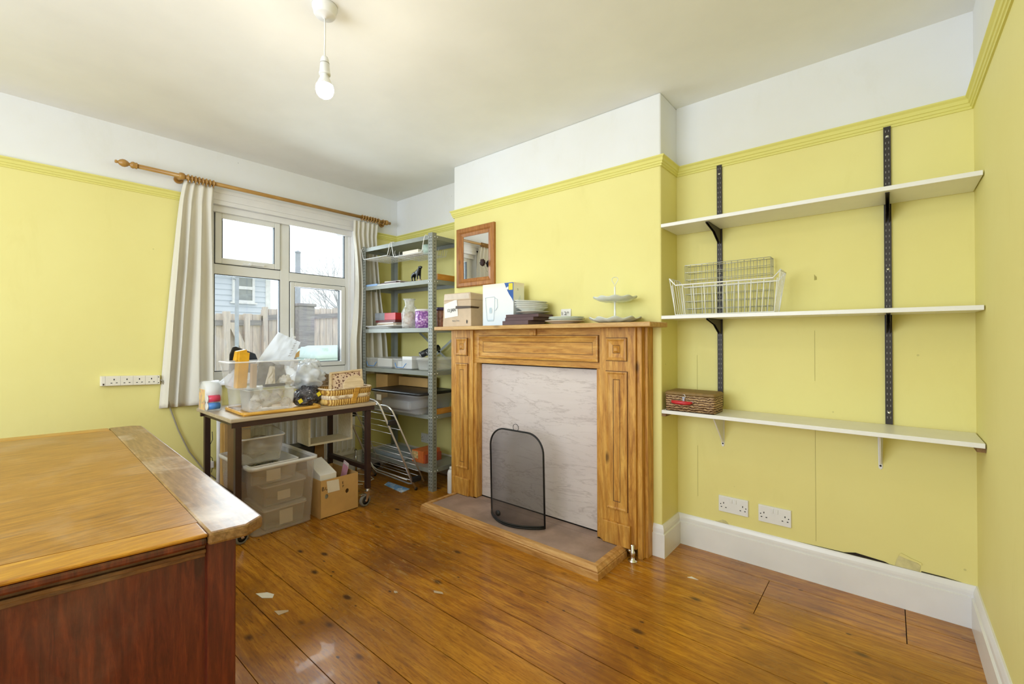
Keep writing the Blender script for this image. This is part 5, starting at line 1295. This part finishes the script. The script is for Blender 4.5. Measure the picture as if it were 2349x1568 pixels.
for k, m_ in enumerate((plain('pink_sleeve', (.62, .30, .42), .25), CLR3, plain('clear_sleeve_pink', (.7, .55, .62), .2))):
    b = MB().hexa([(-2.87-.01*k, 1.535+.012*k, .03), (-2.82-.01*k, 1.535+.012*k, .03), (-2.82-.01*k, 1.54+.012*k, .03), (-2.87-.01*k, 1.54+.012*k, .03)], [(-2.91-.01*k, 1.62+.008*k, .285+.008*k), (-2.85-.01*k, 1.62+.008*k, .27+.008*k), (-2.85-.01*k, 1.625+.008*k, .27+.008*k), (-2.91-.01*k, 1.625+.008*k, .285+.008*k)])
    solo('plastic_sleeve', ('pink plastic sleeve, foremost in the brown cardboard box', 'clear plastic sleeve between two pink ones in the cardboard box', 'pale pink sleeve, rearmost in the brown cardboard box')[k], 'sleeve', b, m_, 'plastic sleeves in the cardboard box')
# white cube shelf, propped on a dark box
cu = thing('cube_shelf', 'pale wooden open cube shelf raised under the table', 'cube shelf', (-3.2, 1.68, .40))
CX0, CX1, CY0, CY1, CZ0, CZ1 = -3.24, -3.045, 1.448, 1.768, .412, .640
b = MB(); tk = .014
for q in ((CX0, CX1, CY0, CY0+tk, CZ0, CZ1), (CX0, CX1, CY1-tk, CY1, CZ0, CZ1), (CX0, CX1, CY0+tk, CY1-tk, CZ0, CZ0+tk), (CX0, CX1, CY0+tk, CY1-tk, CZ1-tk, CZ1)): b.box(*q)
b.rot((-3.12, 1.6, 0), 'Z', -3)
obj('shell', b, BIRCH, cu, bevel=.001)
solo('dark_box', 'black box standing under the pale cube shelf', 'box', MB().box(-3.26, -3.13, 1.40, 1.52, .0, .404), BLK, None, .004)
solo('brown_carton', 'small brown carton standing on end below the cube shelf', 'carton', MB().box(-3.21, -3.14, 1.53, 1.60, .0, .404), CARDD, None, .002)
solo('tall_carton', 'brown carton with a white top standing behind the crate', 'carton', MB().box(-3.48, -3.39, 1.04, 1.20, 0, .58), CARD, None, .002)

# ================================================================== RADIATOR under the window, pipe, plug and wires
ra = thing('radiator', 'cream panel radiator on the wall under the window', 'radiator', (-3.54, 1.62, .13))
b = MB(); RA0, RA1, RAZ0, RAZ1 = 1.20, 2.06, .17, .60
def rp(a, c_):
    y = RA0+(RA1-RA0)*a; k = (y*1000) % 45/45; d = .010 if .12 < c_ < .88 and .25 < k < .8 else 0
    return V((-3.515+d, y, RAZ0+(RAZ1-RAZ0)*c_))
b.grid(rp, 152, 16, False); obj('front_panel', b, RADM, ra)
q = MB(); q.box(-3.57, -3.516, RA0, RA1, RAZ0+.01, RAZ1-.01); obj('back_panel', q, RADM, ra); q = MB(); q.box(-3.572, -3.512, RA0-.002, RA1+.002, RAZ1-.01, RAZ1+.004); obj('top_grille', q, RADM, ra)
q = MB(); q.cyl((-3.54, RA1-.01, RAZ0+.02), (-3.54, RA1+.03, RAZ0+.02), .009, 10); q.cyl((-3.54, RA1+.03, RAZ0+.02), (-3.54, RA1+.03, 0), .008, 10); obj('pipe', q, CHROME, ra)
b = MB(); b.cyl((-3.555, 1.055, 0), (-3.555, 1.055, .70), .014, 14)
solo('heating_pipe', 'white painted pipe rising up the wall beside the curtain', 'pipe', b, GLOSSW)
t = thing('wall_plug', 'white plug with dark wires on the wall behind the table leg', 'plug', (-3.56, 1.0, .27))
obj('body', MB().box(XL+.001, XL+.05, .995, 1.025, .27, .315), WPL, t, bevel=.004)
obj('wire', MB().tube([(-3.57, 1.02, .515), (-3.565, 1.021, .46), (-3.565, 1.0, .415), (-3.565, .995, .38)], .0022, 6), BLK, t)
obj('wire', MB().tube([(-3.565, .995, .36), (-3.56, 1.018, .335), (-3.555, 1.02, .28), (-3.55, 1.01, .24)], .0022, 6), BLK, t)
b = MB().tube([(-3.30, 1.93, .008), (-3.20, 1.98, .007), (-3.22, 2.06, .007), (-3.34, 2.09, .007), (-3.46, 2.05, .007), (-3.48, 1.95, .01), (-3.40, 1.88, .009), (-3.28, 1.86, .008), (-3.17, 1.93, .007)], .0042, 7)
b.v = [p if p.z > .0042 else V((p.x, p.y, .0042)) for p in b.v]
solo('white_cable', 'white cable looped on the floor by the table leg', 'cable', b, CREAMPL)

# ================================================================== ON THE MANTEL
MZ = 1.2375
cb_ = thing('cardboard_box', 'battered taped cardboard box with a handwritten note on the mantel', 'box', (-2.30, 2.2, MZ))
b = MB().hexa([(-2.448, 2.128, MZ), (-2.160, 2.128, MZ), (-2.155, 2.262, MZ), (-2.44, 2.262, MZ)], [(-2.436, 2.130, MZ+.228), (-2.165, 2.130, MZ+.226), (-2.163, 2.255, MZ+.222), (-2.43, 2.255, MZ+.222)])
obj('carton', b, CARDL, cb_, bevel=.003)
obj('lid', MB().hexa([(-2.438, 2.126, MZ+.182), (-2.160, 2.125, MZ+.180), (-2.158, 2.259, MZ+.182), (-2.434, 2.259, MZ+.182)], [(-2.430, 2.126, MZ+.234), (-2.166, 2.126, MZ+.232), (-2.166, 2.257, MZ+.226), (-2.428, 2.257, MZ+.228)]), CARDL, cb_, bevel=.006)
obj('note', MB().plate((-2.425, 2.1272, MZ+.060), (1, 0, .06), (-.03, 0, 1), [(0, 0), (.138, .004), (.130, .122), (-.004, .100)], .0008), PAPER, cb_)
text('12 JAN', .032, (-2.400, 2.1255, MZ+.102), (1, 0, .12), (0, 0, 1), INK, cb_)
text('Party Tree', .017, (-2.345, 2.1255, MZ+.034), (1, 0, .06), (0, 0, 1), GREYINK, cb_)
q = MB().plate((-2.31, 2.1268, MZ+.123), (1, 0, 0), (0, 0, 1), [(0, 0), (.147, .0), (.147, .014), (0, .020)], .0008); q.plate((-2.1615, 2.128, MZ+.123), (0, 1, 0), (0, 0, 1), [(0, 0), (.09, .0), (.09, .012), (0, .014)], -.0008); obj('tape', q, plain('dark_brown_tape', (.07, .04, .025), .3), cb_)
q = MB().plate((-2.43, 2.1255, MZ+.19), (1, 0, 0), (0, 0, 1), [(0, 0), (.255, 0), (.25, .034), (.01, .038)], .0006); obj('clear_tape', q, plain('shiny_tape', (.72, .62, .52), .08), cb_)
q = MB().plate((-2.205, 2.1264, MZ+.02), (1, 0, 0), (0, 0, 1), [(0, 0), (.012, 0), (.010, .008), (.013, .014), (.006, .026), (.0, .014), (.003, .008)], .0005); obj('mark', q, INK, cb_)
wf_ = thing('jug_box', 'white carton printed with a water jug and blue corner on mantel', 'carton', (-1.94, 2.2, MZ))
FX0, FX1, FYY, FZ1 = -2.070, -1.803, 2.150, MZ+.272
n = NT('jug_box_front'); g2 = n.coord((1, 1, 1)); sep = n.node('ShaderNodeSeparateXYZ'); n.link(g2, sep.inputs[0])
n.col(n.ramp(n.math('MULTIPLY', sep.outputs[2], 3.6), [(0.0, (.60, .70, .82)), (.35, (.76, .80, .84)), (.85, (.82, .82, .82)), (1.0, (.86, .74, .66))])); n.set(rough=.35)
obj('carton', MB().box(FX0, FX1, FYY, 2.258, MZ, FZ1), n.m, wf_)
q = MB(); arc = [(0, 0), (-.012, .020), (-.035, .048), (-.058, .085), (-.072, .118)]
q.plate((FX1-.0005, FYY-.0002, FZ1-.123), (1, 0, 0), (0, 0, 1), [(0, 0)]+[(x, z) for x, z in arc[1:]]+[(-.078, .122), (0, .122)], .0008); obj('blue_corner', q, DEEPB, wf_)
q = MB().plate((FX1-.038, FYY-.0012, FZ1-.048), (1, 0, 0), (0, 0, 1), [(0, 0), (.033, 0), (.033, .042), (0, .042)], .0006); obj('yellow_square', q, YLW, wf_)
q = MB().plate((FX1-.058, FYY-.0012, FZ1-.046), (1, 0, .2), (0, 0, 1), [(0, 0), (.017, 0), (.017, .018), (0, .015)], .0006); obj('logo_patch', q, WPL, wf_)
JB = plain('printed_jug_blue', (.50, .62, .70), .4); q = MB()
def pz(x, z): return V((FX0+x, FYY-.0012, MZ+z))
q.tube([pz(.025, .185), pz(.032, .10), pz(.040, .04), pz(.048, .030), pz(.095, .030), pz(.100, .04), pz(.105, .10), pz(.108, .185)], .0013, 5); q.tube([pz(.022, .185), pz(.108, .188)], .0013, 5)
q.tube([pz(.108, .182), pz(.130, .172), pz(.132, .12), pz(.118, .10), pz(.107, .10)], .0018, 5)
q.plate(pz(.062, .082), (1, 0, 0), (0, 0, 1), [(0, 0), (.02, 0), (.022, .02), (.018, .036), (.002, .036), (-.002, .02)], .0006); q.plate(pz(.044, .032), (1, 0, 0), (0, 0, 1), [(0, 0), (.054, 0), (.052, .007), (.002, .007)], .0006); obj('jug_print', q, JB, wf_)
text('Ti', .018, (FX1+.0006, 2.185, FZ1-.05), (0, 1, 0), (0, 0, 1), GREYINK, wf_)
q = MB()
for k in range(3): q.tube([V((FX1+.0006, 2.19+.012*k, FZ1-.17)), V((FX1+.0006, 2.20+.008*k, FZ1-.10+.01*k))], .0012, 4)
obj('side_print', q, plain('pale_green_print', (.55, .66, .62), .5), wf_)
for k, (x0, x1, y0, z0, z1, lb) in enumerate(((-1.860, -1.648, 2.108, MZ, MZ+.026, 'dark brown flat box, bottom of the three under the plates'), (-1.852, -1.628, 2.125, MZ+.0262, MZ+.047, 'dark brown flat box, middle of the three under the plates'), (-1.850, -1.602, 2.13, MZ+.0472, MZ+.066, 'dark brown flat box, top of the three under the plates'))):
    b = MB().box(x0, x1, y0, y0+.165, z0, z1); b.rot((x0, y0, 0), 'Z', (-2, 0, 3)[k]); solo('flat_box', lb, 'box', b, BRNBOX, 'dark brown boxes on the mantel', .002)
def plate(label, cx, cy, z, r, h_, m_, grp, tilt=0, dirn='Y', scal=0):
    w_ = (lambda rr, zz, a: (rr*(1+scal*abs(math.sin(7*a))*(rr/r)**3), zz)) if scal else None
    b = MB().lathe([(0, z+.001), (r*.55, z), (r*.60, z+.002), (r*.66, z+h_*.35), (r*.97, z+h_*.92), (r, z+h_), (r*.98, z+h_+.002), (r*.66, z+h_*.35+.003), (r*.6, z+.005), (0, z+.005)], (cx, cy, 0), 56, wob=w_)
    if tilt: b.rot((cx, cy, z), dirn, tilt)
    solo('plate', label, 'plate', b, m_, grp)
PG = 'plates and bowls stacked on the brown boxes'
Z0 = MZ+.0665
plate('white plate at the bottom of the tilted stack on the brown boxes', -1.690, 2.203, Z0, .105, .014, CHINA, PG)
plate('scalloped white bowl, second from the bottom of the plate stack', -1.700, 2.205, Z0+.010, .098, .034, CHINA, PG, 2, 'Y', .05)
plate('off-white bowl, third from the bottom of the plate stack', -1.705, 2.207, Z0+.022, .103, .034, CHINA, PG, 3, 'Y', .03)
plate('off-white dish near the top of the plate stack', -1.708, 2.208, Z0+.034, .107, .034, CHINA, PG, 4)
plate('plain off-white plate on top of the tilted stack', -1.71, 2.208, Z0+.048, .104, .034, CHINA, PG, 4)
PG2 = 'flat plates in the middle of the mantel'
plate('cream oval plate lying flat, lower of two in the middle of mantel', -1.452, 2.20, MZ, .118, .018, plain('cream_china', (.74, .66, .55), .22, 0, .04), PG2)
plate('greenish white plate lying on the cream one in the middle', -1.440, 2.202, MZ+.012, .108, .020, CHINAG, PG2)
plate('second greenish white plate, uppermost of the flat pile on the mantel', -1.442, 2.202, MZ+.020, .104, .020, CHINAG, PG2)
sg = thing('small_sign', 'small white handwritten card propped behind the flat plates', 'sign', (-1.52, 2.30, MZ))
obj('card', MB().box(-1.556, -1.484, 2.312, 2.3145, MZ, MZ+.098).rot((-1.52, 2.31, MZ), 'X', -3), PAPER, sg)
text('1 2:*', .030, (-1.550, 2.3065, MZ+.060), (1, 0, 0), (0, -.05, 1), INK, sg)
# cake stand
cs = thing('cake_stand', 'two-tier glass-white cake stand with a wire loop on the mantel', 'cake stand', (-1.13, 2.2, MZ))
def scl(c_): return lambda r, z, a: (r*(1+.03*math.sin(c_*a)*(r/.13)**2), z+.004*math.sin(c_*a)*(r/.12)**3)
for z, r in ((MZ, .138), (MZ+.112, .117)):
    obj('tier', MB().lathe([(0, z+.002), (r*.5, z), (r*.7, z+.006), (r, z+.024), (r*.98, z+.027), (r*.7, z+.010), (r*.5, z+.005), (0, z+.006)], (-1.128, 2.198, 0), 72, wob=scl(10)), CHINAG, cs)
obj('stem', MB().lathe([(.0, MZ+.004), (.006, MZ+.006), (.0055, MZ+.06), (.0045, MZ+.105), (.007, MZ+.110), (.005, MZ+.12), (.0045, MZ+.195), (0, MZ+.197)], (-1.128, 2.198, 0), 14), WIREW, cs)
L = [(0, .196), (-.006, .212), (-.018, .230), (-.017, .240), (-.006, .247), (.006, .247), (.017, .240), (.018, .230), (.006, .212)]
obj('loop_handle', MB().tube([V((-1.128+x, 2.198, MZ+z)) for x, z in L], .0016, 6, True), WIREG, cs)

# ================================================================== MIRROR
mi = thing('wall_mirror', 'small rectangular mirror in an orange pine frame on the chimney breast', 'mirror', (-2.30, 2.31, 1.53))
MX0, MX1, MZ0, MZ1 = -2.492, -2.108, 1.534, 1.972
q = MB()
def mr(i, y): return [V((MX0+i, y, MZ0+i)), V((MX1-i, y, MZ0+i)), V((MX1-i, y, MZ1-i)), V((MX0+i, y, MZ1-i))]
q.rings([mr(0, YC-.001), mr(0, YC-.020), mr(.008, YC-.026), mr(.030, YC-.026), mr(.040, YC-.016), mr(.062, YC-.010), mr(.062, YC-.004)], cap0=True, cap1=False, smooth=False)
obj('frame', q, MIRF, mi)
obj('glass', MB().box(MX0+.060, MX1-.060, YC-.0065, YC-.0045, MZ0+.060, MZ1-.060), MIRR, mi)
fl = thing('dried_flower', 'dark dried seed head tucked into the mirror frame corner', 'dried flower', (-2.185, 2.285, 1.61))
obj('stem', MB().tube([(-2.160, 2.291, 1.622), (-2.175, 2.288, 1.645), (-2.190, 2.285, 1.672)], .0022, 6), plain('dry_stem', (.35, .30, .25), .8), fl)
obj('seed_head', MB().blob((-2.200, 2.283, 1.692), .021, 3, .5, 5, 24, 16, (1, .8, 1.1)), plain('dark_seed', (.035, .012, .010), .7, 0, .3, 60, .5), fl)

# ================================================================== LITTER ON THE FLOOR
def scrap(label, pts, m_, grp='paper scraps on the floor'):
    o = solo('paper_scrap', label, 'scrap', MB().slab(pts, .0006, .0022), m_, grp)
def tri(cx, cy, s_, a):
    return [(cx+s_*r*math.cos(a+t), cy+s_*r*math.sin(a+t)) for r, t in ((1, 0), (.55, 1.3), (.9, 2.6), (.5, 4.2), (.8, 5.3))]
scrap('white paper scrap on the floor nearest the desk post', [(-2.20, .80), (-2.17, .838), (-2.13, .852), (-2.105, .835), (-2.14, .805)], PAPER)
scrap('tan splinter of wood on the floor near the white scrap', [(-2.0, .80), (-1.96, .842), (-1.95, .838), (-1.955, .80)], CARDL)
scrap('cream sliver on the middle of the bare floor', [(-1.60, 1.335), (-1.56, 1.352), (-1.545, 1.345), (-1.585, 1.325)], CARDL)
scrap('small pale chip on the floor in front of the hearth', tri(-1.725, 1.215, .014, .4), CARDL)
scrap('cream triangle of paper on the boards before the recess skirting', [(-.75, 2.195), (-.70, 2.205), (-.735, 2.215)], LABEL)
